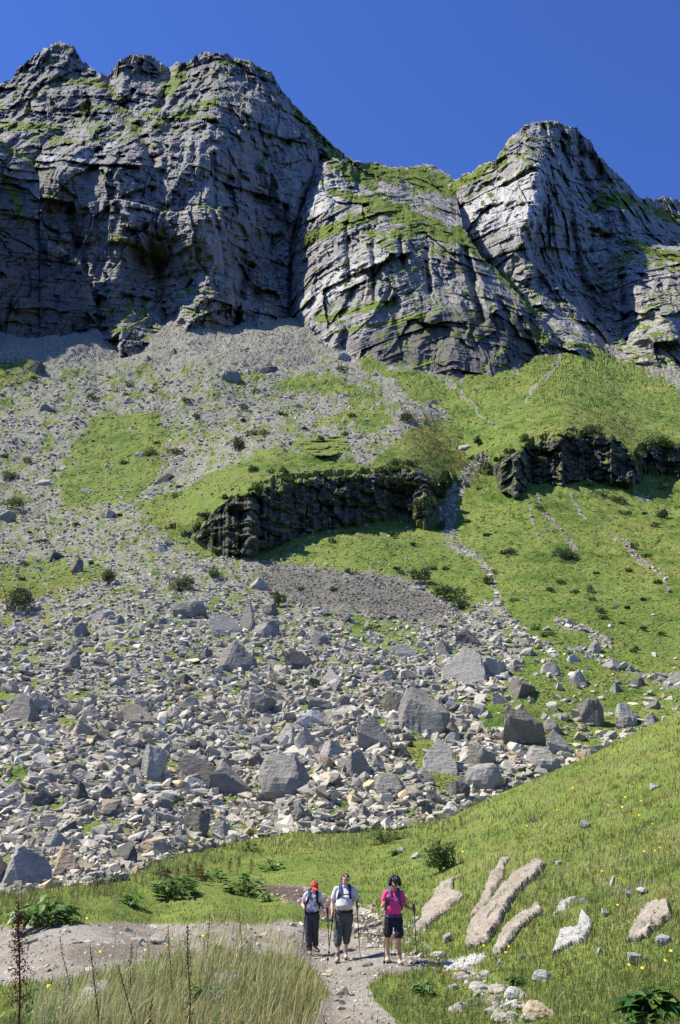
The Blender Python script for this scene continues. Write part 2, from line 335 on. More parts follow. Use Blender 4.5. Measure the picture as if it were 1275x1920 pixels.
def wall_layer(name, x0, x1, top, bot, ctrl, dip, amp, seed, label, jag=1.0, step=1.35, fold=None, back=90, grassk=1.0, dark0=0.0):
    D = TPS(ctrl, 1e-4)
    xs = np.arange(x0, x1, step); nr = int(420/step)+1
    vt = np.linspace(0, 1, nr)
    yt = pl(top, xs)+jag*(5*fbm(xs/26, xs*0+seed, xs*0, 4, .6)+2.2*fbm(xs/5, xs*0+seed+3, xs*0, 2, .6)+5*blocks(xs, xs*0+seed, 15, 3, 1.6)+2.5*blocks(xs, xs*0+seed+1, 5, 4, 1.6)); yb = pl(bot, xs)
    X = np.repeat(xs[None], nr, 0); Y = yb[None]+(yt-yb)[None]*vt[:, None]
    d0 = D(X, Y); P = unproj(X, Y, d0)
    fo = 0 if fold is None else fold(P)
    rel, s_ = crag(P, amp, dip, fo, unproj(X, Y, 520+0*X)[..., 2])
    for ln, hw, dep in GULLIES: rel = rel-dep*sstep(hw*1.6, 0, ldist(X+3*fbm(X/9, Y/9, X*0+seed, 3), Y, ln))*(1 if name == 'mountain' else 0)
    P = P*(1-rel/d0)[..., None]
    # turf
    wx = X+7*fbm(X/22, Y/22, X*0+seed, 3); wy = Y+7*fbm(X/22+30, Y/22, X*0+seed, 3)
    G = np.zeros(X.shape)
    for ln, hw in GRASS_BANDS:
        G = np.maximum(G, sstep(hw*1.25, hw*.5, ldist(wx, wy, ln)))
    # gentle places (from the real surface) also gather turf
    k = 3
    du = np.zeros_like(P); dv = np.zeros_like(P)
    du[:, k:-k] = P[:, 2*k:]-P[:, :-2*k]; dv[k:-k] = P[2*k:]-P[:-2*k]
    N = np.cross(du, dv); N /= np.linalg.norm(N, axis=-1, keepdims=True)+1e-9
    nz = np.abs(N[..., 2])
    loc = sstep(.46, .68, nz)*sstep(-.2, .28, fbm(P[..., 0]/60, P[..., 1]/60, P[..., 2]/60+seed, 3)+.35*grassk-.2)
    frag = sstep(-.28, .12, fbm(X/11, Y/7, X*0+seed, 4, .65))
    G = np.clip(np.maximum(G*(.45+.55*sstep(.15, .4, nz))*(.5+.5*frag), loc*.85*grassk*frag), 0, 1)
    fr = s_/19; fr = fr-np.floor(fr); led = sstep(.70, .86, fr)*sstep(1.0, .93, fr)*sstep(.04, .26, fbm(X/34, Y/16, X*0+seed+5, 4, .6)+.05*(X > 560)+.17*(Y < 290))*(.4+.6*frag)
    G = np.clip(np.maximum(G, led*.9*grassk), 0, 1)
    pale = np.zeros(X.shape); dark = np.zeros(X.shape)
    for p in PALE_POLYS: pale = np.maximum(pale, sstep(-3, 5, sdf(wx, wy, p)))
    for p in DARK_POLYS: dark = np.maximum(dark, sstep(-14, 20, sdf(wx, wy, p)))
    pale = pale*(.55+.45*sstep(-.2, .2, fbm(X/9, Y/9, X*0, 3)))
    # far side: over the crest and down behind
    Pt = P[-1]; nb = 8; rows = [P]
    for i in range(1, nb+1):
        t = i/nb; q = Pt.copy(); sc = 1+back*t/Pt[:, 1]
        q[:, 0] *= sc; q[:, 1] *= sc; q[:, 2] = Pt[:, 2]-(.25*back*t+back*1.6*t*t); rows.append(q[None])
    PP = np.concatenate(rows, 0)
    ext = lambda a: np.concatenate([a, np.repeat(a[-1:], nb, 0)], 0).ravel()
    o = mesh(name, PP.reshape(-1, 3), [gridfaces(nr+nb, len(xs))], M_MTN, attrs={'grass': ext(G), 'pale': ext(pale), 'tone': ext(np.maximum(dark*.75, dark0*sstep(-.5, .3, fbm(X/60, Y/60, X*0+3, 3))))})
    tag(o, label, 'mountain', kind='structure')
    return D
bot = lambda off: [(x, y+off) for x, y in BASE]
TOP1 = [(-260, 235), (-80, 190), (0, 158), (20, 150), (35, 128), (60, 108), (85, 90), (112, 78), (135, 85), (152, 112), (180, 138), (203, 143), (222, 118), (248, 101), (280, 105), (312, 126), (332, 117), (350, 121), (365, 106),
        (385, 98), (420, 102), (470, 115), (508, 138), (530, 172), (560, 207), (590, 238), (620, 266), (655, 300), (720, 360), (800, 430)]
C1 = [(-200, 630, 430), (0, 620, 450), (190, 620, 448), (240, 612, 441), (312, 604, 462), (345, 600, 450), (400, 600, 452), (440, 600, 480), (500, 600, 498), (552, 595, 535), (640, 600, 570), (760, 600, 600),
      (-100, 450, 470), (60, 450, 500), (160, 470, 500), (235, 450, 478), (300, 490, 514), (370, 450, 475), (420, 400, 492), (480, 450, 545), (560, 450, 585), (330, 380, 500), (150, 380, 505),
      (0, 300, 520), (120, 300, 508), (230, 290, 505), (300, 300, 520), (400, 285, 518), (430, 320, 545), (500, 300, 590), (590, 300, 625), (230, 265, 530), (120, 270, 545),
      (0, 220, 590), (60, 200, 610), (180, 170, 630), (200, 230, 580), (250, 200, 600), (300, 210, 600), (330, 240, 570), (400, 195, 575), (420, 230, 572), (500, 200, 625), (560, 240, 650),
      (20, 150, 680), (112, 80, 700), (180, 138, 690), (250, 101, 670), (312, 126, 690), (385, 98, 650), (470, 115, 662), (530, 172, 680), (620, 266, 700), (700, 340, 730)]
D1 = wall_layer('mountain', -250, 720, TOP1, bot(22), C1, .10, 1.0, 1.3, 'massive grey limestone wall with three rounded summits left of the saddle', dark0=.20)  # wall darkened overall: partly its own rock tone, partly shading put into the colour
TOP0 = [(-260, 200), (-100, 235), (0, 262), (30, 285), (60, 305), (74, 330), (72, 400), (90, 450), (135, 478), (160, 520), (180, 575), (190, 625), (200, 660)]
C0 = [(-250, 640, 350), (0, 630, 405), (100, 630, 425), (185, 625, 447), (0, 450, 425), (100, 470, 450), (170, 560, 452), (-100, 450, 390), (0, 350, 440), (60, 380, 455), (0, 270, 460), (-100, 240, 430), (70, 320, 475), (-250, 400, 360)]
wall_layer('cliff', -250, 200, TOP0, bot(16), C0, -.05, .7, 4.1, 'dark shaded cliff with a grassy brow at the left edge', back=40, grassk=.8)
TOP3 = [(760, 420), (800, 400), (840, 345), (870, 328), (905, 308), (930, 298), (945, 276), (962, 252), (985, 236), (1010, 228), (1045, 226), (1078, 240), (1105, 262), (1125, 295), (1145, 315), (1165, 332), (1180, 346), (1200, 372),
        (1225, 374), (1250, 367), (1275, 376), (1330, 400), (1500, 430)]
C3 = [(780, 440, 660), (850, 380, 660), (850, 440, 628), (900, 400, 602), (960, 350, 585), (1005, 310, 572), (1015, 400, 556), (960, 500, 556), (1020, 560, 515), (1060, 630, 462), (1100, 650, 455), (930, 310, 650), (870, 335, 680),
      (1050, 380, 600), (1085, 450, 612), (1130, 520, 606), (1120, 600, 562), (1145, 640, 540), (1160, 560, 578), (1175, 520, 574), (1230, 520, 556), (1300, 540, 540), (1200, 640, 508), (1290, 670, 480), (1450, 680, 450),
      (1040, 230, 680), (962, 256, 665), (1000, 270, 640), (1040, 290, 650), (1100, 270, 715), (1080, 330, 680), (1125, 400, 640), (1180, 350, 720), (1180, 440, 640), (1160, 400, 650), (1275, 380, 820), (1275, 440, 720), (1275, 490, 590), (1450, 440, 700),
      (800, 600, 560), (900, 620, 540), (1000, 650, 480)]
D3 = wall_layer('mountain', 770, 1490, TOP3, bot(22), C3, -.2, 1.0, 8.2, 'solitary rounded rock peak right of the saddle with a pale slab flank')
TOP2 = [(530, 640), (540, 600), (546, 500), (548, 465), (560, 410), (578, 360), (592, 318), (610, 300), (650, 298), (685, 306), (705, 304), (740, 314), (775, 314), (800, 309), (825, 316), (845, 328), (858, 380), (868, 425), (885, 458), (900, 478),
        (930, 508), (960, 540), (1010, 590), (1045, 632), (1060, 680)]
C2 = [(545, 610, 515), (552, 560, 520), (600, 600, 458), (650, 620, 430), (700, 660, 405), (740, 690, 388), (850, 690, 385), (950, 690, 392), (1045, 650, 432), (552, 480, 540), (620, 500, 478), (700, 500, 448), (790, 500, 438), (870, 500, 450), (900, 490, 470),
      (960, 560, 445), (1010, 600, 440), (570, 400, 565), (640, 400, 525), (700, 400, 512), (770, 400, 530), (840, 430, 520), (600, 310, 610), (650, 310, 625), (700, 320, 660), (760, 320, 700), (845, 335, 720), (850, 400, 590), (740, 590, 420), (850, 590, 418), (930, 600, 415), (980, 640, 420),
      (610, 350, 575), (660, 350, 590), (600, 450, 518), (820, 560, 426), (840, 520, 446), (900, 560, 430)]
fold2 = lambda P: 0.33*np.abs(P[..., 0]-55)
D2 = wall_layer('mountain', 536, 1062, TOP2, bot(16), C2, -.12, .8, 6.6, 'layered rock buttress in the middle with a grassy back below the saddle', fold=fold2)

# ================================================================== THE SLOPE: SCREE, MEADOW, ROCK BANDS
CREST = [(-1000, 1790), (-320, 1745), (-100, 1700), (0, 1682), (120, 1662), (250, 1642), (330, 1602), (450, 1578), (560, 1560), (700, 1556), (780, 1550), (850, 1530), (930, 1490), (1010, 1458), (1100, 1420), (1200, 1368), (1275, 1335), (1600, 1200), (2700, 860)]
def zd(px, py, z):
    v = (CY-py)/FPX; return z/((ST+CT*v)/(CT-ST*v))
CN = []
for px, py, z in [(-300, 1800, -3.3), (0, 1790, -3.3), (0, 1842, -3.2), (0, 1740, -3.25), (0, 1690, -2.75), (300, 1750, -3.3), (300, 1650, -2.7), (560, 1600, -2.4), (560, 1562, -1.65), (700, 1600, -2.4), (700, 1557, -1.55), (560, 1680, -3.05),
                  (600, 1900, -3.0), (700, 1920, -2.95), (700, 1700, -3.05), (330, 1604, -2.35), (-300, 1740, -3.0), (640, 2100, -2.6)]:
    CN.append((px, py, zd(px, py, z)))
CN += [(585, 1787, 22.9), (640, 1802, 21.0), (740, 1808, 19.5), (480, 1750, 24), (400, 1795, 15.5), (50, 1920, 9.3), (400, 1920, 10.3), (400, 1850, 12.4), (150, 1870, 11.6), (520, 1830, 15.6), (250, 1835, 13.4), (560, 1790, 20.5),
       (850, 1800, 20), (1000, 1900, 14), (1275, 1900, 12), (900, 1700, 23.5), (800, 1720, 25.5), (1000, 1650, 25), (1275, 1700, 17.5), (1275, 1550, 26), (1275, 1450, 34), (1275, 1337, 46), (1100, 1422, 46), (1100, 1550, 31), (930, 1492, 47), (850, 1532, 48), (850, 1600, 36.5),
       (1500, 1800, 12), (1550, 1500, 22), (1550, 1230, 46), (300, 2400, 4.2), (900, 2400, 4.6), (-300, 2000, 7), (1500, 2200, 5.5), (640, 3000, 2.2), (-300, 3000, 2.0), (1500, 3000, 2.2), (2600, 1850, 9.5), (2600, 1400, 20), (2500, 900, 46), (-900, 1790, 22), (-900, 1745, 26), (-900, 2000, 8)]
DN = TPS(CN, 2e-4)
def near_pt(px, py, rough=True):
    d = DN(px, py); P = unproj(px, py, d)
    if rough:
        n = .22*fbm(P[..., 0]/3, P[..., 1]/3, P[..., 2]*0, 4)+.05*fbm(P[..., 0]/.5, P[..., 1]/.5, P[..., 2]*0, 3)
        k = 1-.8*sstep(-30, 2, np.maximum(sdf(px, py, PATH), sdf(px, py, MUD)))
        P = P.copy(); P[..., 2] += n*k*sstep(0, 40, np.asarray(py)-pl(CREST, px)+8)
    return P
PATH = [(-1100, 1765), (-340, 1755), (0, 1738), (180, 1730), (330, 1732), (500, 1732), (540, 1727), (620, 1745), (700, 1770), (790, 1795), (825, 1812), (740, 1828), (690, 1842), (705, 1880), (750, 1925), (800, 2500), (430, 2500), (560, 1925),
        (615, 1865), (590, 1822), (545, 1795), (480, 1788), (400, 1792), (330, 1792), (250, 1815), (120, 1838), (0, 1845), (-340, 1870), (-1100, 1900)]
MUD = [(480, 1655), (560, 1662), (640, 1688), (720, 1728), (765, 1768), (700, 1772), (640, 1742), (575, 1702), (490, 1672)]
def pathmask(px, py):
    px = np.asarray(px, float); py = np.asarray(py, float)
    wx = px+22*fbm(px/34, py/12, px*0, 4, .65); wy = py+9*fbm(px/34+9, py/12, px*0, 4, .65)+5*fbm(px/7, py/3.5, px*0+2, 3, .6)
    return np.maximum(sstep(-4, 4, sdf(wx, wy, PATH)), sstep(-3, 3, sdf(wx, wy, MUD)))
crest_s = []
for x in (-250, 0, 120, 250, 330, 450, 560, 700, 780):
    y = pl(CREST, x); crest_s.append((x, y, float(DN(x, y))*1.004))
CS = crest_s+[(0, 1600, 42), (0, 1500, 50), (300, 1500, 53), (600, 1500, 55), (850, 1500, 58), (930, 1470, 62), (1000, 1400, 70), (1100, 1400, 72), (1275, 1300, 86), (1275, 1400, 70), (0, 1350, 70), (600, 1350, 75), (600, 1200, 103), (0, 1200, 103), (1275, 1200, 105),
      (300, 1300, 80), (300, 1100, 128), (600, 1080, 138), (0, 1050, 150), (1000, 1200, 102), (1000, 1060, 140), (1275, 1050, 146), (0, 900, 225), (300, 900, 215), (600, 900, 208), (900, 900, 215), (1275, 900, 222), (0, 750, 330), (300, 750, 310),
      (600, 740, 320), (900, 780, 285), (1275, 780, 300), (850, 1020, 158)]
for x, d in [(-200, 400), (0, 400), (180, 440), (240, 428), (330, 455), (440, 472), (550, 505), (620, 448), (700, 400), (760, 384), (850, 382), (950, 388), (1045, 430), (1085, 452), (1120, 505), (1145, 535), (1200, 515), (1275, 488), (1450, 450)]:
    CS.append((x, pl(BASE, x), d*.985))
DS0 = TPS(CS, 3e-4)
# rock bands on the slope: (top line, foot line)
BANDS = [([(330, 992), (375, 985), (400, 948), (440, 925), (520, 903), (600, 888), (680, 884), (740, 872), (790, 868), (822, 900), (840, 918)], [(330, 992), (375, 1018), (420, 1040), (470, 1042), (530, 1020), (590, 1000), (640, 985), (700, 975), (745, 962), (800, 985), (840, 918)]),
         ([(915, 872), (925, 862), (950, 846), (1000, 828), (1040, 812), (1100, 806), (1160, 818), (1182, 846), (1192, 864), (1202, 845), (1220, 828), (1275, 832), (1400, 850)], [(915, 872), (940, 925), (970, 938), (1000, 905), (1050, 912), (1100, 898), (1150, 905), (1185, 910), (1205, 892), (1240, 888), (1275, 892), (1400, 900)]),
         ([(535, 840), (560, 822), (600, 818), (640, 815), (665, 838)], [(535, 840), (570, 855), (600, 858), (640, 858), (665, 838)])]
_bx = np.arange(-300, 1700.0)
_bt = []
for tp, ft in BANDS:
    x0, x1 = tp[0][0], tp[-1][0]; H = np.where((_bx >= x0) & (_bx <= x1), np.maximum(pl(ft, _bx)-pl(tp, _bx), 0), 0)
    kk = np.exp(-.5*(np.arange(-110, 111)/(40.0 if x1-x0 > 140 else 20.0))**2); kk /= kk.sum(); T_ = np.pad(pl(tp, _bx), 110, 'edge'); _bt.append((H, np.convolve(H, kk, 'same'), np.convolve(T_, kk, 'valid')))
def band_terms(px, py):
    sh = np.zeros(np.shape(px)); face = np.zeros(np.shape(px))
    for i, (tp, ft) in enumerate(BANDS):
        x0, x1 = tp[0][0], tp[-1][0]; a = 1 if i < 2 else .4
        f = pl(ft, px)+a*9*fbm(px/20, px*0+i+5, px*0, 4, .6); t0 = pl(tp, px)+a*3*fbm(px/60, px*0+i, px*0, 2)
        H = np.interp(px, _bx, _bt[i][0]); Hs = np.interp(px, _bx, _bt[i][1])
        t1 = np.interp(px, _bx, _bt[i][2]); ins = sstep(-2, 8, px-x0)*sstep(-2, 8, x1-px)
        s = np.maximum(0, np.minimum(.9*(f-py), Hs*.95*sstep(0, 1, 1-np.maximum(0, t1-py)/(150.+0*Hs)*(1 if i < 2 else 2))))
        sh = np.maximum(sh, np.where(f-py > 0, s, 0))
        tj = t0+a*15*fbm(px/17, py/40, px*0+i, 4, .65)+a*3
        fc = sstep(0, 3, py-tj)*sstep(0, 4, f-py)*ins*(H > 3); face = np.maximum(face, fc)
    return sh, face
def mixture(px, py, polys, soft=6):
    m = np.zeros(np.shape(px))
    for p, v in polys: m = np.maximum(m, v*sstep(-soft, soft, sdf(px, py, p)))
    return m
MEADOW = [([(640, 645), (735, 690), (850, 700), (1040, 662), (1120, 655), (1180, 682), (1275, 724), (1500, 800), (1500, 1240), (1275, 1285), (1150, 1250), (1080, 1215), (1010, 1200), (960, 1160), (930, 1120), (880, 1150), (830, 1120), (790, 1088), (745, 1082), (650, 1075), (560, 1062), (480, 1052), (380, 1042), (300, 995),
   (258, 962), (250, 935), (330, 920), (420, 885), (500, 852), (580, 850), (690, 868), (730, 830), (770, 800), (840, 790), (790, 755), (730, 725), (690, 700)], 1.0),
  ([(120, 850), (150, 810), (200, 772), (280, 765), (312, 800), (310, 850), (300, 900), (250, 930), (190, 940), (118, 957), (106, 900)], .95), ([(505, 718), (560, 700), (640, 710), (730, 735), (700, 765), (620, 745), (530, 737)], .85),
  ([(545, 812), (590, 780), (660, 762), (730, 760), (740, 800), (690, 815), (660, 800), (600, 798)], .8), ([(-200, 690), (0, 675), (60, 672), (110, 690), (60, 720), (0, 745), (-200, 760)], .72), ([(-200, 1050), (0, 1050), (90, 1030), (200, 1045), (210, 1085), (150, 1120), (60, 1140), (0, 1155), (-200, 1200)], .72),
  ([(620, 1185), (660, 1140), (740, 1150), (800, 1180), (780, 1225), (700, 1235), (640, 1215)], .62), ([(940, 1270), (1000, 1180), (1150, 1240), (1275, 1285), (1500, 1260), (1500, 1400), (1275, 1350), (1120, 1410), (1000, 1440), (940, 1400)], .74), ([(760, 1380), (830, 1385), (860, 1420), (880, 1500), (820, 1500), (770, 1450), (740, 1420)], .85),
  ([(300, 785), (420, 800), (430, 830), (350, 840), (310, 830)], .6), ([(330, 690), (420, 680), (440, 700), (380, 715)], .6), ([(420, 700), (480, 690), (520, 705), (440, 725)], .7), ([(100, 560), (110, 560), (100, 570)], .1), ([(540, 620), (600, 640), (680, 700), (640, 700), (570, 660)], .5),
  ([(900, 1290), (960, 1310), (960, 1390), (900, 1370)], .75), ([(390, 1480), (480, 1495), (500, 1515), (420, 1510)], .8), ([(130, 1540), (230, 1530), (260, 1560), (160, 1580)], .7), ([(620, 1490), (700, 1500), (700, 1530), (620, 1520)], .7), ([(330, 1560), (420, 1540), (520, 1545), (480, 1570), (360, 1585)], .75), ([(0, 1420), (60, 1440), (60, 1490), (0, 1500)], .75), ([(40, 1490), (130, 1480), (150, 1520), (60, 1530)], .7), ([(250, 1390), (330, 1380), (340, 1400), (260, 1410)], .65), ([(430, 1205), (480, 1190), (490, 1220)], .5)]
STREAM = [([(905, 862), (880, 890), (852, 930), (842, 970)], 20), ([(835, 960), (850, 1010), (872, 1030)], 22), ([(872, 1028), (905, 1055), (925, 1078), (932, 1110)], 8), ([(930, 1105), (950, 1150), (985, 1190), (1040, 1225)], 11), ([(905, 1130), (880, 1170), (860, 1200)], 20), ([(1062, 640), (1048, 680), (1020, 712), (985, 748)], 4.5), ([(862, 700), (867, 745)], 4),
  ([(868, 745), (930, 800)], 2), ([(800, 690), (840, 712), (848, 725)], 10), ([(962, 682), (975, 705)], 4), ([(1070, 930), (1088, 962), (1100, 976)], 4), ([(1010, 935), (1015, 960)], 3), ([(1150, 1000), (1185, 1035), (1215, 1060)], 8), ([(1215, 1060), (1250, 1090), (1252, 1120)], 3), ([(1025, 968), (1060, 1000), (1080, 1022)], 6), ([(990, 955), (1010, 1005)], 3),
  ([(1050, 1160), (1100, 1180), (1135, 1205)], 14), ([(700, 700), (760, 742), (830, 775)], 12), ([(1130, 640), (1200, 672), (1290, 715), (1500, 790)], 25), ([(1180, 905), (1210, 925)], 9)]
RED = [([(1150, 1000), (1185, 1035), (1215, 1060)], 9), ([(1030, 970), (1075, 1022)], 8), ([(1190, 900), (1215, 930)], 14)]
DARKSCREE = [(500, 1058), (560, 1062), (650, 1078), (745, 1086), (815, 1110), (850, 1140), (800, 1165), (720, 1150), (640, 1145), (560, 1130), (500, 1100), (470, 1075)]
def slope_masks(px, py):
    wx = px+13*fbm(px/40, py/26, px*0, 5, .65); wy = py+10*fbm(px/40+40, py/26, px*0, 5, .65)
    g = mixture(wx, wy, MEADOW, 20); g = np.minimum(g, np.where(px < 780, .80, 1))
    nz = fbm(px/38, py/22, px*0+2, 4, .6)
    g = np.maximum(g, .6*sstep(.1, .38, nz)*sstep(610, 690, py))
    n4 = fbm(px/9, py/6, px*0+6, 3, .6)
    n5 = fbm(px/20, py/30, px*0+16, 4, .6)
    g = g+(.22+.2*(px < 780))*n4+.25*n5*(px < 780)-.12*(nz < -.1)*(g < .9)
    g = np.maximum(g, (.44+.42*nz+.24*n4+.30*n5)*sstep(630, 700, py))
    for ln, hw in STREAM: g = np.minimum(g, 1-sstep(hw*1.15+2, hw*.2, ldist(wx, wy, ln))*np.clip(.72+1.4*n4+.7*n5, .1, 1))
    g = np.minimum(g, 1-sstep(-16, 12, sdf(wx, wy, DARKSCREE)+10*n5)*.85)
    red = np.zeros(np.shape(px))
    for ln, hw in RED: red = np.maximum(red, .5*sstep(hw*1.3+2, hw*.4, ldist(wx, wy, ln)))
    dk = .58*sstep(-26, 18, sdf(wx, wy, DARKSCREE)+26*n5)
    ol = .8*sstep(40, 8, ldist(wx, wy, [(790, 800), (830, 850), (870, 870)]))*sstep(-.2, .3, nz+.2)
    return np.clip(g, 0, 1), dk, red, ol
def slope_pt(px, py, full=False):
    px = np.asarray(px, float); py = np.asarray(py, float)
    sh, face = band_terms(px, py)
    yc = pl(CREST, px)
    d = DS0(px, py+sh)*(1+.004*np.clip(py-yc, 0, 60)*(px < 830))
    P = unproj(px, py, d)
    X, Y, Z = P[..., 0], P[..., 1], P[..., 2]
    k = sstep(0, 25, yc-py+2)
    amp = (.020*fbm(X/45, Y/45, Z*0, 3)+.006*fbm(X/9, Y/9, Z*0+4, 3)+.003*fbm(X/2.2, Y/2.2, Z*0+8, 3))*k*(1-face)
    rel = 0
    if np.any(face > 0):
        s = Z+.1*X+2*fbm(X/9, Y/9, Z/9, 2)
        h1, q1 = facets((X+2*fbm(X/6, Z/6, Y/6, 2))/7, Z/6, 5, 1.8)
        h2, q2 = facets(X/2.6, Z/2.2, 6, 1.6)
        rel = face*(3.6*(fbm(X/15, Z/11, Y/12, 4, .55, True)-.35)+2.2*h1+2.0*blocks(X+4*fbm(X/9, Z/9, Y/9, 2), Z/2.6+.4*fbm(X/9, Z/9, Y/9+4, 2), 7, 9, 1.7)+1.2*h2-.6*sstep(.12, 0, q1)+1.2*beds(s, 3.1, .9)+.6*beds(s, 1.2, .85)+1.1*fbm(X/2.5, Z/2.5, Y/2.5, 3)+1.5)
    P = P*(1-rel/d)[..., None] if np.any(face > 0) else P.copy()
    P[..., 2] += amp*d
    return (P, face) if full else P
xs = np.arange(-240, 1500, 1.5); nr = 760
yt = pl(BASE, xs)-4; yb = pl(CREST, xs)+np.interp(xs, [0, 820, 900], [10, 12, 60])
X = np.repeat(xs[None], nr, 0); Y = yb[None]+(yt-yb)[None]*np.linspace(0, 1, nr)[:, None]
P, face = slope_pt(X, Y, True)
g, dk, red, ol = slope_masks(X, Y)
drape = (face > .05)*sstep(.04, .2, fbm(X/13, Y/9, X*0+14, 4, .6)+.42*sstep(.3, 1., 1-sstep(0, 22, Y-np.where(X < 860, pl(BANDS[0][0], X), pl(BANDS[1][0], X)))))
g = np.where(face > .3, .9*drape, g); rockf = face*(1-drape)
Pt = P[-1]; rows = [P]
for i in range(1, 5):
    q = Pt*(1+.05*i); q[:, 2] = Pt[:, 2]+6*i; rows.append(q[None])
Pb = P[0]; low = Pb.copy(); low[:, 2] -= 6; low[:, 1] -= 2
PP = np.concatenate([low[None]]+rows, 0)
ext = lambda a: np.concatenate([a[:1], a]+[a[-1:]]*4, 0).ravel()
slope = mesh('hillside', PP.reshape(-1, 3), [gridfaces(nr+5, len(xs))], M_SLOPE, attrs={'grass': ext(g), 'tone': ext(dk), 'red': ext(red), 'olive': ext(ol), 'rock': ext(rockf)})
tag(slope, 'steep hillside of grey scree and green meadow below the cliffs', 'hillside', kind='structure')

# ================================================================== NEAR GROUND AND PATH
xs = np.r_[np.arange(-1000, -320, 8.0), np.arange(-320, 1700, 2.0), np.arange(1700, 2700, 8.0)]; ysub = np.r_[np.arange(0, 1.0001, 1/230.), 1+np.cumsum(np.full(60, .06))]
yc = pl(CREST, xs); X = np.repeat(xs[None], len(ysub), 0)
Y = np.where(ysub[:, None] <= 1, yc[None]+(1945-yc)[None]*ysub[:, None], 1945+(ysub[:, None]-1)*290)
P = near_pt(X, Y)
pm = pathmask(X, Y)
wet = sstep(-6, 6, sdf(X+8*fbm(X/20, Y/8, X*0, 2), Y, MUD))
wet = np.maximum(wet, .55*sstep(30, 6, ldist(X, Y, [(150, 1790), (260, 1782), (330, 1775)])))
Pt = P[0]; rows = []
for i in range(6, 0, -1):
    q = Pt.copy(); sc = 1+(4.0*i)/Pt[:, 1]; q[:, 0] *= sc; q[:, 1] *= sc; q[:, 2] = Pt[:, 2]-np.where(xs > 800, .6*i, -.02*i)-np.where(xs > 800, 0, 1.0); rows.append(q[None])
PP = np.concatenate(rows+[P], 0); ext = lambda a: np.concatenate([a[:1]]*6+[a], 0)
pm_e = ext(pm); gr = ext(1-pm); wt = ext(wet)
cell = (pm_e[:-1, :-1]+pm_e[1:, 1:]) > 1.0
F = gridfaces(len(PP), len(xs), keep=~cell); Fp = gridfaces(len(PP), len(xs), keep=cell)
ground = mesh('ground', PP.reshape(-1, 3), [F], M_NEAR, attrs={'grass': gr.ravel(), 'wet': wt.ravel()}, smooth=True)
tag(ground, 'grassy valley floor and bank at the foot of the boulder field', 'ground', kind='structure')
path = mesh('path', PP.reshape(-1, 3), [Fp], M_PATH, attrs={'wet': wt.ravel()}, smooth=True)
tag(path, 'pale gravel track with a muddy branch crossing the meadow', 'path', kind='structure')
# ================================================================== STONES
def normals_at(fn, px, py):
    e = 2.0; a = fn(px+e, py)-fn(px-e, py); b = fn(px, py-e)-fn(px, py+e)
    n = np.cross(a, b); n /= np.linalg.norm(n, axis=-1, keepdims=True)+1e-9
    return np.where(n[..., 2:3] < 0, -n, n)
def hull(seed, n=13, flat=.6):
    r = np.random.default_rng(seed); bm = bmesh.new()
    p = r.uniform(-1, 1, (n, 3)); p /= np.maximum(np.abs(p).max(1), .01)[:, None]**.7; p *= (.5, .42, .5*flat)
    for v in p: bm.verts.new(v)
    res = bmesh.ops.convex_hull(bm, input=bm.verts)
    bmesh.ops.delete(bm, geom=list({e for e in res['geom_interior'] if isinstance(e, bmesh.types.BMVert)} | set(v for v in bm.verts if not v.link_faces)), context='VERTS')
    bmesh.ops.triangulate(bm, faces=bm.faces); bm.verts.index_update()
    V = np.array([v.co for v in bm.verts]); F = np.array([[v.index for v in f.verts] for f in bm.faces]); bm.free(); return V, F
HULLS = [hull(i, 12+i % 4, [.45, .6, .8, .35][i % 4]) for i in range(16)]
def rotm(ax, ay, az):
    c, s = np.cos, np.sin; z = 0*ax; o = z+1
    Rx = np.stack([o, z, z, z, c(ax), -s(ax), z, s(ax), c(ax)], -1).reshape(-1, 3, 3); Ry = np.stack([c(ay), z, s(ay), z, o, z, -s(ay), z, c(ay)], -1).reshape(-1, 3, 3)
    Rz = np.stack([c(az), -s(az), z, s(az), c(az), z, z, z, o], -1).reshape(-1, 3, 3); return Rx@Ry@Rz
def scatter_hulls(name, pts, size, col, tilt, mat, label, cat, sink=.15):
    n = len(pts); t = rng.integers(0, len(HULLS), n); Vs, Fs, Cs = [], [], []; off = 0
    M = rotm(rng.normal(0, tilt, n), rng.normal(0, tilt, n), rng.uniform(0, 6.283, n))
    anis = rng.uniform(.75, 1.3, (n, 3)); anis[:, 2] *= rng.uniform(.7, 1.3, n)
    for k, (hv, hf) in enumerate(HULLS):
        idx = np.where(t == k)[0]
        if not len(idx): continue
        W = np.einsum('nij,nvj->nvi', M[idx], hv[None]*anis[idx][:, None])*size[idx][:, None, None]+pts[idx][:, None]
        W[..., 2] += size[idx][:, None]*(.5*hv[:, 2].max()*0+.18-sink)
        Vs.append(W.reshape(-1, 3)); Cs.append(np.repeat(col[idx], len(hv), 0))
        Fs.append((hf[None]+(off+np.arange(len(idx))*len(hv))[:, None, None]).reshape(-1, 3)); off += len(idx)*len(hv)
    o = mesh(name, np.concatenate(Vs), [np.concatenate(Fs)], mat, attrs={'col': np.concatenate(Cs)})
    return tag(o, label, cat, kind='stuff')
PAL = np.array([1.06, 1.01, .86])*np.array([[.35, .345, .33], [.27, .27, .265], [.42, .415, .40], [.50, .49, .475], [.20, .195, .185], [.46, .38, .27], [.30, .255, .21], [.12, .12, .118]])
PW = np.array([.26, .27, .18, .09, .10, .035, .045, .04]); PW /= PW.sum()
def stone_cols(n, dark=None):
    c = PAL[rng.choice(len(PAL), n, p=PW)]*rng.uniform(.82, 1.15, (n, 1))
    if dark is not None: c = c*(1-dark[:, None])+np.array([.13, .115, .10])*dark[:, None]*rng.uniform(.6, 1.3, (n, 1))
    return c
N0 = 190000
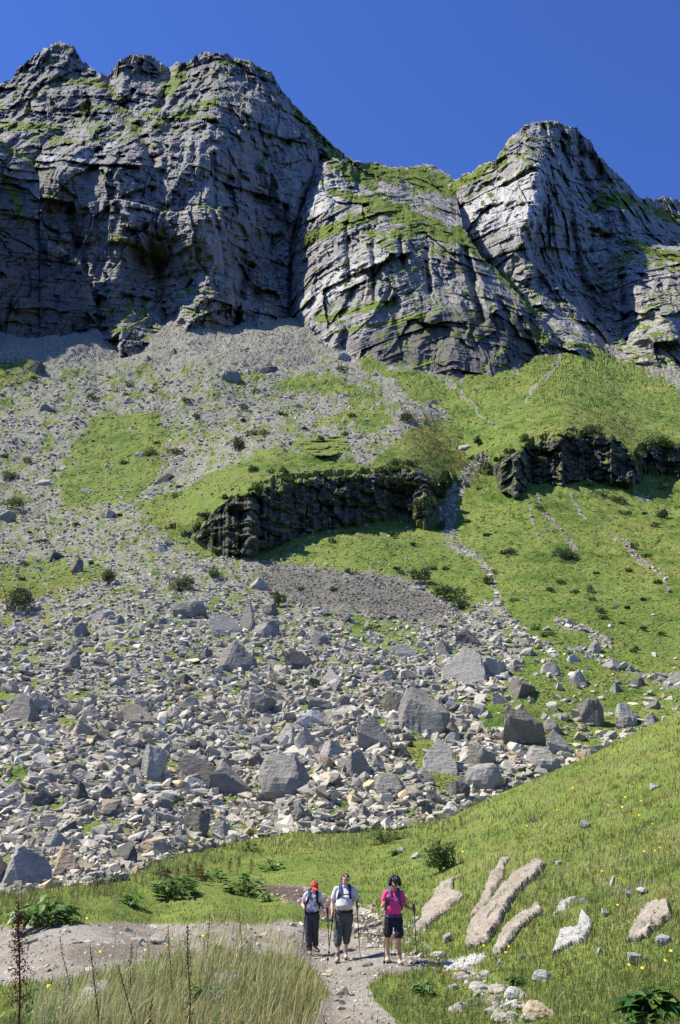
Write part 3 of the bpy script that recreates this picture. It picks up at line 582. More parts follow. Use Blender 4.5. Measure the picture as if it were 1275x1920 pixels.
px = rng.uniform(-180, 1450, N0); py = rng.uniform(600, 1690, N0)
g, dk, red, ol = slope_masks(px, py); sh, fc = band_terms(px, py)
low = sstep(1000, 1450, py)
keep = (rng.random(N0) < np.clip(1.45-2.0*g, .012, 1)*(.45+.55*sstep(620, 760, py))) & (fc < .2) & (py > pl(BASE, px)+6) & (py < pl(CREST, px)+6)
keep &= ~((px > 640) & (py < 1120) & (g > .8) & (rng.random(N0) < .8))
clump = fbm(px/30, py/18, px*0+33, 3); keep &= rng.random(N0) < .5+1.3*np.clip(clump+.25, 0, 1)
px, py, g, dk, low, clump = [a[keep] for a in (px, py, g, dk, low, clump)]
pts = slope_pt(px, py); n = len(px)
spx = (1.9+1.3*rng.random(n)+rng.pareto(1.18, n)*1.9)*(.8+1.15*low)*(.8+.8*np.clip(clump+.3, 0, 1)); spx = np.minimum(spx, 7+23*low*(.45+.55*rng.random(n)))
fine = py < pl(BASE, px)+75; spx = np.where(fine, spx*.6, spx); spx = np.where(dk > .4, np.minimum(spx, 5), spx)
scatter_hulls('scree', pts, spx*pts[:, 1]/FPX*1.05, stone_cols(n, dk), .32, M_STONE, 'loose broken limestone scree covering the slope from the cliff foot to the meadow', 'scree')
print('scree stones', n)

def poly_rock(seed, sub=4, cuts=9, rough=.05, el=(1, 1, 1)):
    r = np.random.default_rng(seed); bm = bmesh.new(); bmesh.ops.create_icosphere(bm, subdivisions=sub, radius=1)
    V = np.array([v.co for v in bm.verts]); F = np.array([[v.index for v in f.verts] for f in bm.faces]); bm.free()
    N = r.normal(size=(cuts+6, 3)); N[:cuts//2, 2] = np.abs(N[:cuts//2, 2])+.25; N /= np.linalg.norm(N, axis=1)[:, None]
    h = r.uniform(.42, .92, len(N)); N = np.concatenate([N, [[0, 0, -1]]]); h = np.r_[h, .5]
    dt = V@N.T; rad = np.minimum(np.where(dt > .02, h[None]/np.maximum(dt, .02), 9).min(1), 1.15)
    P = V*rad[:, None]; P[:, :2] *= (1-.10*np.clip(P[:, 2:3], -.5, 1)); P = P*np.array(el)
    P -= (P.max(0)+P.min(0))/2
    n1 = fbm(P[:, 0]*1.6+seed, P[:, 1]*1.6, P[:, 2]*1.6, 4); n2 = fbm(P[:, 0]*5, P[:, 1]*5+seed, P[:, 2]*7, 4, .6, True)
    P = P*(1+rough*1.6*n1+rough*.8*(n2-.3))[:, None]
    P /= np.ptp(P[:, :2], axis=0).max()/2; return mesh('boulder', P*.5, [F], None, link=False)
RV = [poly_rock(100+i, 4, 4+i % 5, .05+.02*(i % 3), [(1, .9, .8), (1, .8, .55), (.9, .85, 1.0), (1, 1, .75)][i % 4]) for i in range(16)]
for m_ in RV: m_.materials.append(M_ROCK['grey'])
RH = [float(np.ptp([v.co.z for v in m_.vertices])) for m_ in RV]
def boulder(px, py, w, h, tone, var, label, group=None, fn=slope_pt, tilt=(0, 0), rz=None, name='boulder', cat='boulder', sink=.3):
    """px,py: foot centre of the boulder in the photo; w,h its size there"""
    p = fn(np.array([px]), np.array([py-.12*h]))[0]; m_ = RV[var % 16]
    o = bpy.data.objects.new(name, m_); COL.objects.link(o); ax = p[1]/FPX*1.03
    W = w*ax; H = h*ax*1.02; sz = H*(1+sink)/RH[var % 16]
    o.scale = (W*1.05, W*.95, sz); o.location = (p[0], p[1]+W*.3, p[2]+H*.5*(1-sink))
    o.rotation_euler = (R(tilt[0]), R(tilt[1]), rz if rz is not None else rng.uniform(-.5, .5)+rng.integers(0, 2)*math.pi)
    o.material_slots[0].link = 'OBJECT'; o.material_slots[0].material = M_ROCK[tone]
    return tag(o, label, cat, group)

ANCH = [('tall pointed boulder', 795, 1345), ('squared dark brown block', 985, 1370), ('slanting brown-grey boulder', 1115, 1336), ('big pale leaning slab', 877, 1247), ('rounded grey boulder', 708, 1390), ('widest grey boulder', 532, 1465), ('long low grey boulder', 421, 1466),
        ('upright pale slab', 283, 1440), ('tall ragged boulder', 440, 1230), ('smooth upright boulder', 463, 1160), ('big boulder at the left edge', 30, 1336), ('flat brown boulder', 250, 1347), ('tan pointed boulder', 117, 1615), ('flat pale slab on the scree', 180, 1162),
        ('dark wedge rock', 560, 1243), ('pale leaning boulder', 828, 1431), ('large green patch', 200, 860), ('long dark rock band', 600, 950), ('right dark rock band', 1060, 860), ('dark fine scree', 660, 1110), ('grey boulder on the upper scree', 431, 706), ('stream gully', 870, 980),
        ('cliff foot', 330, 620), ('largest slabby boulder', 32, 1630), ('hikers', 660, 1720), ('largest pinkish slab', 950, 1690), ('cracked white rocks', 1075, 1750), ('pink-grey rock', 1218, 1735), ('leafy shrub', 826, 1600), ('gravel track', 200, 1780), ('tall grass mound', 440, 1800), ('flat stepping stones', 920, 1870)]
_used = {}
def rel(desc, x, y, skip=()):
    c = sorted(ANCH, key=lambda a: (a[1]-x)**2+(a[2]-y)**2); c = [a for a in c if a[0] not in skip]
    def phrase(a, near=True):
        dx, dy = x-a[1], y-a[2]; D = math.hypot(dx, dy); h = '' if abs(dx) < .42*D else ('left' if dx < 0 else 'right'); v = '' if abs(dy) < .42*D else ('above' if dy < 0 else 'below')
        q = 'just ' if D < 60 else '' if D < 120 else 'well '
        return q+(v+' and '+h+' of' if h and v else v if v else h+' of')+' the '+a[0]
    for a in c[:14]:
        l = desc+' '+phrase(a)
        if l not in _used and len(l.split()) <= 16: _used[l] = 1; return l
    return desc+' '+phrase(c[0])
GB = 'boulders lying on the scree slope'
HERO = [(795, 1388, 86, 84, 'grey', 2, 'tall grey boulder with a pointed top and smooth front in the middle boulder field', (8, -10)),
 (985, 1406, 76, 72, 'brown', 3, 'dark grey-brown block with flat top and squared sides on the grassy right part', (0, 4)),
 (1115, 1362, 50, 52, 'brown', 6, 'brown-grey boulder with a slanting pointed top near the right edge of the boulder field', (0, 14)),
 (877, 1284, 82, 74, 'pale', 4, 'big pale slab-like boulder leaning below a small dark block', (-14, 10)), (882, 1208, 56, 32, 'dark', 1, 'dark brown block perched on top of the big pale leaning boulder', (0, 4)),
 (708, 1422, 68, 66, 'grey', 0, 'rounded grey boulder just left of the tall pointed one', (0, 6)), (532, 1502, 92, 74, 'grey', 5, 'wide grey boulder with a lit left face in the lower boulder field', (6, 0)),
 (421, 1492, 96, 52, 'grey', 1, 'long low grey boulder with a rounded back, left neighbour of the wide grey one', (0, 0)), (352, 1470, 94, 46, 'brown', 9, 'flat brown-grey boulder split by a crack, behind the long low grey one', (0, -4)),
 (283, 1468, 52, 58, 'pale', 10, 'upright pale slab boulder with a narrow pointed top, left of the flat brown-grey one', (-12, 0)), (440, 1268, 74, 58, 'grey', 4, 'tall ragged grey boulder leaning uphill with grass on its shoulder', (0, 5)),
 (463, 1190, 44, 62, 'grey', 8, 'smooth upright grey boulder at the top of the boulder field', (0, 0)), (418, 1200, 58, 44, 'pale', 7, 'pale rounded boulder beside the smooth upright one', (0, 0)),
 (30, 1362, 62, 52, 'grey', 4, 'big rounded grey boulder by the left edge of the picture, on the scree', (0, -6)), (72, 1348, 34, 38, 'pale', 3, 'smaller pale boulder pressed against the big rounded one at the left edge', (0, 6)),
 (250, 1366, 86, 38, 'brown', 13, 'long brown-grey boulder lying flat on the upper left of the boulder field', (0, 2)), (405, 1368, 62, 24, 'dark', 1, 'low dark boulder with a flat front, between brown and grey rocks', (0, 0)),
 (352, 1168, 62, 34, 'grey', 5, 'grey boulder with a jagged back at the upper end of the boulder field', (0, 0)), (180, 1172, 60, 20, 'pale', 13, 'flat pale slab lying alone on the left scree', (0, 0)), (148, 1203, 32, 28, 'grey', 12, 'small blocky grey boulder below the flat pale slab', (0, 0)),
 (117, 1640, 52, 50, 'tan', 8, 'tan-coloured boulder with a pointed top at the lower left edge of the boulder field', (0, 8)), (235, 1622, 36, 38, 'dark', 6, 'dark upright rock near the grass edge at lower left', (0, 0)), (287, 1605, 52, 30, 'tan', 9, 'tan flat-faced rock at the lower edge of the boulder field', (0, -10)),
 (128, 1676, 48, 18, 'tan', 13, 'low tan rock half sunk in the grass below the tan pointed boulder', (0, 0)), (828, 1462, 62, 62, 'pale', 4, 'pale flat-faced boulder leaning back on grass below the tall pointed one', (-16, 10)), (905, 1452, 50, 48, 'grey', 11, 'grey block split in two, right of the pale leaning one', (0, 0)),
 (912, 1490, 64, 46, 'pale', 5, 'pale wrinkled boulder close to the crest of the near meadow', (0, 0)), (1055, 1422, 48, 46, 'pale', 0, 'rounded pale boulder above the near meadow crest', (0, 0)), (1025, 1450, 62, 42, 'pale', 5, 'ragged pale boulder in front of the rounded pale one', (0, 0)),
 (560, 1262, 56, 38, 'dark', 7, 'dark wedge of rock in the upper middle of the boulder field', (0, 0)), (486, 1342, 60, 38, 'grey', 10, 'grey boulder with a gently sloping back in the centre left of the boulder field', (0, 0)), (536, 1410, 46, 42, 'pale', 4, 'pale blocky boulder above the wide grey one', (0, 0)),
 (571, 1412, 38, 38, 'pale', 12, 'round pale boulder next to a pale blocky one', (0, 0)), (622, 1430, 50, 34, 'pale', 9, 'flat-topped pale boulder left of the rounded grey boulder', (0, 0)), (748, 1344, 50, 48, 'brown', 11, 'brown-grey boulder with a mossy top behind the tall pointed one', (0, 0)),
 (846, 1540, 34, 26, 'white', 12, 'small whitish boulder at the bottom tip of the boulder field', (0, 0)), (866, 1510, 38, 34, 'dark', 10, 'dark overhanging rock with a pale front above the small whitish one', (0, 0)),
 (66, 702, 40, 26, 'dark', 6, 'dark boulder high on the left scree below the shaded cliff', (0, 0)), (87, 786, 48, 22, 'grey', 13, 'low grey boulder with dark underside on the upper left scree', (0, 0)), (431, 720, 42, 28, 'grey', 5, 'smooth grey boulder leaning left on the upper scree', (0, -12)),
 (505, 696, 48, 22, 'dark', 9, 'dark jagged boulder on the upper scree near the cliff', (0, 0)), (322, 672, 30, 18, 'dark', 1, 'small dark boulder just under the cliff foot', (0, 0)), (247, 756, 46, 18, 'pale', 13, 'flat pale boulder above the large green patch', (0, 0)),
 (306, 908, 42, 22, 'dark', 13, 'dark flat boulder left of the long dark rock band', (0, 0)), (158, 920, 40, 12, 'pale', 9, 'thin pale slab at the foot of the large green patch', (0, 0)), (83, 912, 40, 16, 'pale', 5, 'pale boulder on the left scree beside the green patch', (0, 0)),
 (10, 978, 36, 22, 'grey', 6, 'grey boulder at the left edge beside a low bush', (0, 0)), (299, 1036, 28, 20, 'pale', 11, 'pale boulder below the left tip of the long dark rock band', (0, 0)), (316, 1020, 20, 17, 'dark', 2, 'small dark rock behind a pale boulder', (0, 0)),
 (140, 1082, 26, 30, 'brown', 2, 'upright brown-grey rock standing in the left green patch', (0, 0)), (105, 1042, 34, 20, 'dark', 3, 'pair-like dark rock above the upright brown-grey one', (0, 0)), (478, 1104, 42, 26, 'pale', 0, 'pale boulder at the left end of the dark fine scree', (0, 0)),
 (876, 845, 32, 14, 'pale', 5, 'pale ragged rock on grass between the two dark rock bands', (0, 0)), (810, 752, 30, 15, 'grey', 9, 'grey rock where the scree tongue ends in the meadow', (0, 0)), (500, 1200, 54, 36, 'grey', 10, 'grey boulder in shade right of the smooth upright one', (0, 0)),
 (985, 1308, 58, 32, 'brown', 3, 'brown rock with a flat slanting top right of the pale leaning slab', (0, 8)), (930, 1270, 50, 36, 'pale', 11, 'pale rounded rock beside the pale leaning slab', (0, 0)), (1089, 1286, 38, 30, 'pale', 12, 'pale round boulder on the grassy right side of the slope', (0, 0)),
 (1076, 1242, 26, 16, 'white', 7, 'whitish boulder in the meadow above the pale round one', (0, 0)), (1200, 1290, 28, 18, 'dark', 10, 'dark-fronted rock near the right edge of the meadow foot', (0, 0)), (1180, 1366, 40, 42, 'pale', 5, 'pale boulder resting just above the near meadow crest at right', (0, 0)),
 (1228, 1366, 34, 26, 'grey', 4, 'grey rock poking above the near meadow crest at right', (0, 6)), (142, 1388, 46, 26, 'tan', 1, 'orange-tan flat rock on the left boulder field', (0, 0)), (592, 1222, 46, 24, 'grey', 13, 'flat grey boulder above the dark wedge', (0, 0)),
 (150, 1502, 36, 34, 'dark', 8, 'dark block among pale rocks in the lower left', (0, 0)), (75, 1440, 44, 20, 'white', 13, 'flat white rock in the lower left boulder field', (0, 0)), (355, 1480, 46, 18, 'white', 9, 'white rounded slab on top of flat brown-grey rock', (0, 0)),
 (665, 1470, 60, 50, 'grey', 14, 'grey boulder in a heap below the rounded grey one', (0, 0)), (610, 1450, 28, 26, 'tan', 10, 'small tan block left of a heap of grey rock', (0, 0)), (735, 1505, 60, 40, 'grey', 5, 'broken grey boulder above the meadow edge', (0, 0)), (560, 1545, 50, 34, 'grey', 8, 'grey boulder at the lower middle edge of the boulder field', (0, 0)),
 (100, 1590, 44, 30, 'pale', 4, 'pale boulder behind the tan pointed one', (0, 0)), (760, 1240, 46, 28, 'pale', 7, 'pale boulder on grass patch below the dark fine scree', (0, 0)), (620, 1290, 50, 34, 'pale', 8, 'pale rounded boulder in the centre of the boulder field', (0, 0)), (1150, 1260, 30, 20, 'pale', 2, 'pale stone at the meadow foot on the right', (0, 0))]
occ = []
for i, (x, y, w, h, tone, var, lab, tl) in enumerate(HERO):
    boulder(x, y, w, h, tone, var, lab, GB, tilt=tl); occ.append((x, y-h*.5, max(w, h)*.5))
cnt = {}
REG = [('upper', 620, 1000), ('middle', 1000, 1230), ('lower', 1230, 1700)]
tries = 0
nb = 0
TW = {'grey': 'grey', 'pale': 'pale grey', 'dark': 'dark', 'brown': 'brown-grey', 'tan': 'tan', 'white': 'whitish'}
while nb < 205 and tries < 20000:
    tries += 1
    x = rng.uniform(0, 1275); y = rng.choice([rng.uniform(640, 1000), rng.uniform(1120, 1580), rng.uniform(1230, 1640)], p=[.12, .33, .55])
    if y > pl(CREST, x)-6: continue
    lowf = float(sstep(1000, 1500, y)); w = (11+9*rng.random()+rng.pareto(3)*10)*(.75+.9*lowf); w = min(w, 30+18*lowf); h = w*rng.uniform(.45, .85)
    a, b_ = np.array([x]), np.array([y]); gg = slope_masks(a, b_)
    if gg[0][0] > .75 or gg[1][0] > .3 or band_terms(a, b_)[1][0] > 0 or rng.random() < gg[0][0]*.5 or band_terms(a, b_-25)[1][0] > 0: continue
    if any((x-ox)**2+((y-h*.5-oy)*1.2)**2 < (w*.5+r_*.95)**2 for ox, oy, r_ in occ): continue
    tone = rng.choice(['grey', 'pale', 'dark', 'brown', 'tan', 'white'], p=[.40, .33, .09, .06, .05, .07])
    occ.append((x, y-h*.5, w*.5)); reg = [r_[0] for r_ in REG if r_[1] <= y < r_[2]][0]
    side = 'left' if x < 425 else 'middle' if x < 850 else 'right'
    lab = rel('%s %s%s boulder' % ('small' if w < 17 else 'large' if w > 34 else 'medium', 'low ' if h < .58*w else 'blocky ' if h > .74*w else '', TW[tone]), x, y-h*.4)
    boulder(x, y, w, h, tone, int(rng.integers(0, 16)), lab, 'medium boulders of the %s slope, %s' % (reg, side), tilt=(rng.uniform(-14, 14), rng.uniform(-14, 14))); nb += 1
print('boulders', nb+len(HERO))

# ------------------------------------------------------------------ rock slabs grown from an outline lying on the ground
def slab(name, poly, H, fn, tone, label, cat, group=None, cell=1.6, seed=1, dirn=(-.35, -.5, .8), strat=.11):
    P = np.array(poly, float); x0, y0 = P.min(0)-6; x1, y1 = P.max(0)+6
    xs = np.arange(x0, x1, cell); ys = np.arange(y0, y1, cell); X, Y = np.meshgrid(xs, ys)
    s = sdf(X+7*fbm(X/17, Y/17, X*0+seed, 4, .6), Y+7*fbm(X/17+5, Y/17, X*0+seed, 4, .6), poly)
    B = fn(X, Y); sc = B[..., 1].mean()/FPX
    q = np.clip((s+1.5)/3.5, 0, 1)
    al = (X*.62-Y*.78); ac = (X*.78+Y*.62)+4*fbm(X/30, Y/30, X*0+seed, 2)
    pk = blocks(al, ac/9.0+.3*fbm(X/8, Y/8, X*0, 2), 40, seed, 1.6)+.4*blocks(al, ac/3.5, 14, seed+2, 1.5)
    u = (B[..., 0]*.75+B[..., 2]*.9)
    f1, e1 = facets(B[..., 0]/(28*sc)+fbm(X/15, Y/15, X*0, 2), (B[..., 2]*1.4+B[..., 1]*.4)/(22*sc), seed, 1.6)
    f2, e2 = facets(B[..., 0]/(8*sc), (B[..., 2]*1.4+B[..., 1]*.4)/(7*sc), seed+4, 1.5)
    H = H*.55; h = H*(.75*np.sqrt(q)+strat*1.7*pk*q+strat*(f1-.35*sstep(.12, 0, e1))+strat*.5*f2+.3*strat*fbm(X/4, Y/4, X*0, 3))
    h = np.where(s > -1.5, h, -H*.4)
    d = np.array(dirn); d = d/np.linalg.norm(d); W = B+h[..., None]*d
    ins = s > -3.5; keep = ins[:-1, :-1] & ins[1:, 1:] & ins[:-1, 1:] & ins[1:, :-1]
    F = gridfaces(len(ys), len(xs), keep=keep); used = np.unique(F); m_ = np.full(X.size, -1); m_[used] = np.arange(len(used))
    o = mesh(name, W.reshape(-1, 3)[used], [m_[F]], M_ROCK[tone])
    return tag(o, label, cat, group)
npt = near_pt
slab('rock_slab', [(778, 1748), (800, 1703), (832, 1655), (856, 1644), (848, 1670), (868, 1680), (828, 1716), (790, 1752)], .35, npt, 'pink', 'pinkish grey rock slab beside the woman in pink', 'rock slab', seed=2)
slab('rock_slab', [(872, 1776), (884, 1736), (916, 1704), (934, 1676), (960, 1640), (1006, 1614), (1025, 1619), (968, 1682), (942, 1732), (916, 1770)], .42, npt, 'pink', 'largest pinkish slab of bare rock running diagonally up the grassy bank', 'rock slab', seed=3)
slab('rock_slab', [(884, 1722), (902, 1690), (918, 1646), (940, 1610), (955, 1606), (944, 1634), (936, 1654), (910, 1706)], .3, npt, 'pink', 'narrow pinkish slab behind the largest one, its upper left neighbour', 'rock slab', seed=4)
slab('rock_slab', [(926, 1789), (952, 1740), (985, 1715), (1010, 1698), (1018, 1713), (968, 1754), (946, 1784)], .3, npt, 'pink', 'low pinkish slab in the grass right below the largest slab', 'rock slab', seed=5)
slab('rock', [(1178, 1772), (1190, 1736), (1216, 1700), (1252, 1695), (1260, 1718), (1216, 1756)], .32, npt, 'pink', 'smooth pink-grey rock in the bank near the right edge', 'rock', seed=6)
slab('rock', [(1036, 1790), (1052, 1745), (1086, 1738), (1092, 1715), (1112, 1730), (1098, 1764), (1062, 1776)], .25, npt, 'white', 'cracked whitish grey rock cluster in the grassy bank right of the slabs', 'rock', seed=7)
slab('rock', [(1040, 1720), (1050, 1690), (1080, 1678), (1068, 1700)], .12, npt, 'white', 'small white rock above the cracked rock cluster', 'rock', seed=8)
slab('rock', [(826, 1812), (870, 1798), (912, 1788), (900, 1804), (846, 1820)], .15, npt, 'white', 'flat pale ledge of rock where the bank meets the track', 'rock', seed=9)
slab('rock', [(116, 1918), (140, 1880), (178, 1850), (208, 1842), (206, 1858), (170, 1890), (150, 1915), (130, 1925)], .22, npt, 'white', 'broken white rock in the tall grass at the lower left', 'rock', seed=10)
slab('rock', [(396, 1862), (405, 1842), (436, 1838), (450, 1848), (442, 1864)], .14, npt, 'pale', 'rounded pale rock in the grass near the bottom centre', 'rock', seed=11)
boulder(30, 1668, 100, 66, 'pale', 9, 'largest pale slabby boulder with cracks at the lower left edge', GB); boulder(-30, 1664, 70, 50, 'pale', 1, 'pale boulder cut by the left edge of the picture beside the largest slabby one', GB)
SM = [(1138, 1722, 16, 18, 'white'), (1193, 1806, 24, 26, 'white'), (1248, 1772, 22, 22, 'white'), (1018, 1840, 26, 24, 'white'), (939, 1808, 12, 12, 'white'), (1230, 1478, 16, 16, 'white'), (984, 1796, 12, 10, 'white'), (1047, 1622, 12, 12, 'white'),
      (1100, 1555, 16, 18, 'grey'), (1005, 1545, 12, 8, 'grey'), (1150, 1660, 8, 22, 'white'), (1215, 1680, 26, 10, 'white'), (1182, 1690, 10, 22, 'white'), (838, 1770, 14, 22, 'pale'), (824, 1796, 24, 14, 'pale'), (910, 1832, 16, 12, 'pale'), (784, 1610, 20, 12, 'pale'),
      (1128, 1790, 10, 12, 'white'), (1062, 1826, 8, 8, 'white'), (282, 1855, 14, 10, 'pale'), (298, 1772, 30, 18, 'pale'), (1096, 1700, 14, 12, 'white'), (756, 1595, 16, 7, 'pale')]
for i, (x, y, w, h, tone) in enumerate(SM):
    boulder(x, y, w*1.15, h*.72, tone, [0, 3, 5, 7, 9, 13][i % 6], rel('small %s stone in the grass' % TW[tone], x, y), 'small stones in the near bank', fn=near_pt, name='rock', cat='rock', sink=.3, tilt=(rng.uniform(-20, 20), rng.uniform(-20, 20)))
# flat stepping stones along the right edge of the track and stones round the wet patch
FL = [(x_ + rng.uniform(-16, 16), y_ + rng.uniform(-5, 5)) for x_, y_ in [(870, 1822), (880, 1840), (900, 1852), (925, 1862), (905, 1870), (940, 1885), (960, 1900), (985, 1898), (930, 1902), (890, 1885), (860, 1855), (1010, 1915), (870, 1905), (850, 1838), (970, 1880), (945, 1915)]]
for i, (x, y) in enumerate(FL):
    w = rng.uniform(24, 48); boulder(x, y, w, w*.28, ['pale', 'pink', 'white', 'pale'][i % 4], [1, 9, 13, 5][i % 4], rel('flat %s stone bedded in grass' % ['pale', 'pinkish', 'whitish', 'greyish'][i % 4], x, y), 'flat stones along the track edge', fn=near_pt, name='rock', cat='rock', sink=.35)
tag(bpy.data.objects[boulder(1020, 1918, 62, 20, 'tan', 13, '', fn=near_pt, name='rock', cat='rock', sink=.3).name], 'flat tan stone at the bottom edge, right of the track', 'rock')
n = 26000
px = rng.uniform(-40, 1000, n); py = rng.uniform(1650, 1935, n); pmk = pathmask(px, py)
band = sstep(34, 8, np.minimum(ldist(px, py, [(690, 1750), (740, 1776), (800, 1800), (860, 1822), (920, 1860), (980, 1920)]), ldist(px, py, [(680, 1700), (760, 1760), (790, 1745)])))
keep = (rng.random(n) < .62*(pmk > .6)+.3*band); px, py, band = px[keep], py[keep], band[keep]; pts = near_pt(px, py); n = len(px)
s_ = (2.0+rng.pareto(2.0, n)*1.5+band*rng.random(n)*9); s_ = np.minimum(s_, 22)
scatter_hulls('pebbles', pts, s_*pts[:, 1]/FPX, stone_cols(n)*.95, .3, M_STONE, 'pebbles and small stones strewn over the gravel track and its edges', 'pebbles', .22)

# ================================================================== GREENERY
def leaf_cloud(c, rad, n, ls, cols, seed, up=.3, hollow=.35, base=0.0):
    """n small leaf faces (two triangles) through an uneven crown volume"""
    r = np.random.default_rng(seed); v = r.normal(size=(n*2, 3)); v /= np.linalg.norm(v, axis=1)[:, None]
    rr = r.uniform(hollow, 1, (n*2, 1))**.6; lump = 1+.85*fbm(v[:, 0]*1.7+seed, v[:, 1]*1.7, v[:, 2]*1.7, 3)
    p = v*rr*lump[:, None]; p = p[p[:, 2] > -.55+base][:n]; n = len(p)
    p = p*np.array(rad)+np.array(c)
    a = r.normal(size=(n, 3)); a[:, 2] += up; a /= np.linalg.norm(a, axis=1)[:, None]; b = np.cross(a, r.normal(size=(n, 3))); b /= np.linalg.norm(b, axis=1)[:, None]; cc = np.cross(a, b)
    L = ls*r.uniform(.6, 1.4, (n, 1))
    V = np.stack([p-b*L, p+cc*L*.45, p+b*L, p-cc*L*.45], 1).reshape(-1, 3); F = np.arange(n*4).reshape(-1, 4)
    C = np.array(cols)[r.integers(0, len(cols), n)]*r.uniform(.7, 1.3, (n, 1)); return V, F, np.repeat(C, 4, 0)
GREENS = {'green': [(.08, .13, .025), (.10, .155, .035), (.14, .18, .045)], 'dark': [(.03, .055, .015), (.045, .075, .02), (.06, .09, .026)], 'olive': [(.09, .11, .035), (.14, .155, .06), (.075, .10, .03)]}
def bush(px, py, w, h, kind, label, group, fn=slope_pt, name='bush', n=None, parts=False, lsf=1.0):
    p = fn(np.array([float(px)]), np.array([float(py)]))[0]; ax = p[1]/FPX*1.03; W, H = w*ax*.5, h*ax*.75
    n = n or int(np.clip(w*h*.9, 60, 2600)); ls = max(1.7*ax, .05)*lsf
    rr = np.random.default_rng(int(px*13+py)); Vs, Fs, Cs, o_ = [], [], [], 0; nl = 1 if w < 20 else 3+int(w > 40)
    for q_ in range(nl):
        a_ = rr.uniform(0, 6.28); f_ = 1 if nl == 1 else rr.uniform(.42, .72); c_ = (0, 0, H*.4) if nl == 1 else (W*.55*math.cos(a_), W*.4*math.sin(a_), H*rr.uniform(.2, .6))
        V, F, C = leaf_cloud(c_, (W*f_, W*f_*.9, H*.55*rr.uniform(.6, 1.2)), max(30, n//nl), ls, GREENS[kind], int(px*7+py)+q_); Vs.append(V); Fs.append(F+o_); Cs.append(C); o_ += len(V)
    V, F, C = np.concatenate(Vs), np.concatenate(Fs), np.concatenate(Cs)
    root = empty(name, p); tag(root, label, 'bush', group)
    mesh('foliage', V, [F], M_LEAF, parent=root, attrs={'col': C})
    if parts:
        stems(root, W, H, 9, .012)
    elif w > 30: stems(root, W, H, 5, .02*W)
    return root
M_BARK = flat_mat('bark', (.10, .075, .05), .9, .4, 12)
def tube(pts, rad, seg=5):
    pts = np.array(pts, float); n = len(pts); rad = np.broadcast_to(rad, n)
    T = np.gradient(pts, axis=0); T /= np.linalg.norm(T, axis=1)[:, None]+1e-9
    ref = np.array([0, 1, 0]) if abs(T[0, 1]) < .8 else np.array([1, 0, 0]); A = np.cross(T, ref); A /= np.linalg.norm(A, axis=1)[:, None]+1e-9; B = np.cross(T, A)
    an = np.linspace(0, 2*math.pi, seg, endpoint=False)
    V = pts[:, None]+rad[:, None, None]*(np.cos(an)[None, :, None]*A[:, None]+np.sin(an)[None, :, None]*B[:, None])
    i = np.arange(n-1)[:, None]*seg; j = np.arange(seg)[None]; F = np.stack([i+j, i+(j+1) % seg, i+seg+(j+1) % seg, i+seg+j], -1).reshape(-1, 4)
    return V.reshape(-1, 3), F
def merge(parts):
    Vs, Fs, o = [], [], 0
    for V, F in parts: Vs.append(V); Fs.append(F+o); o += len(V)
    return np.concatenate(Vs), np.concatenate(Fs)
def stems(root, W, H, n, r):
    ps = []
    for i in range(n):
        a = rng.uniform(0, 6.28); q = rng.uniform(.3, .9); ps.append(tube([(0, 0, -.1*H), (W*q*.4*math.cos(a), W*q*.4*math.sin(a), H*.4), (W*q*math.cos(a), W*q*math.sin(a), H*.9)], [r, r*.7, r*.3], 4))
    V, F = merge(ps); mesh('stems', V, [F], M_BARK, parent=root)
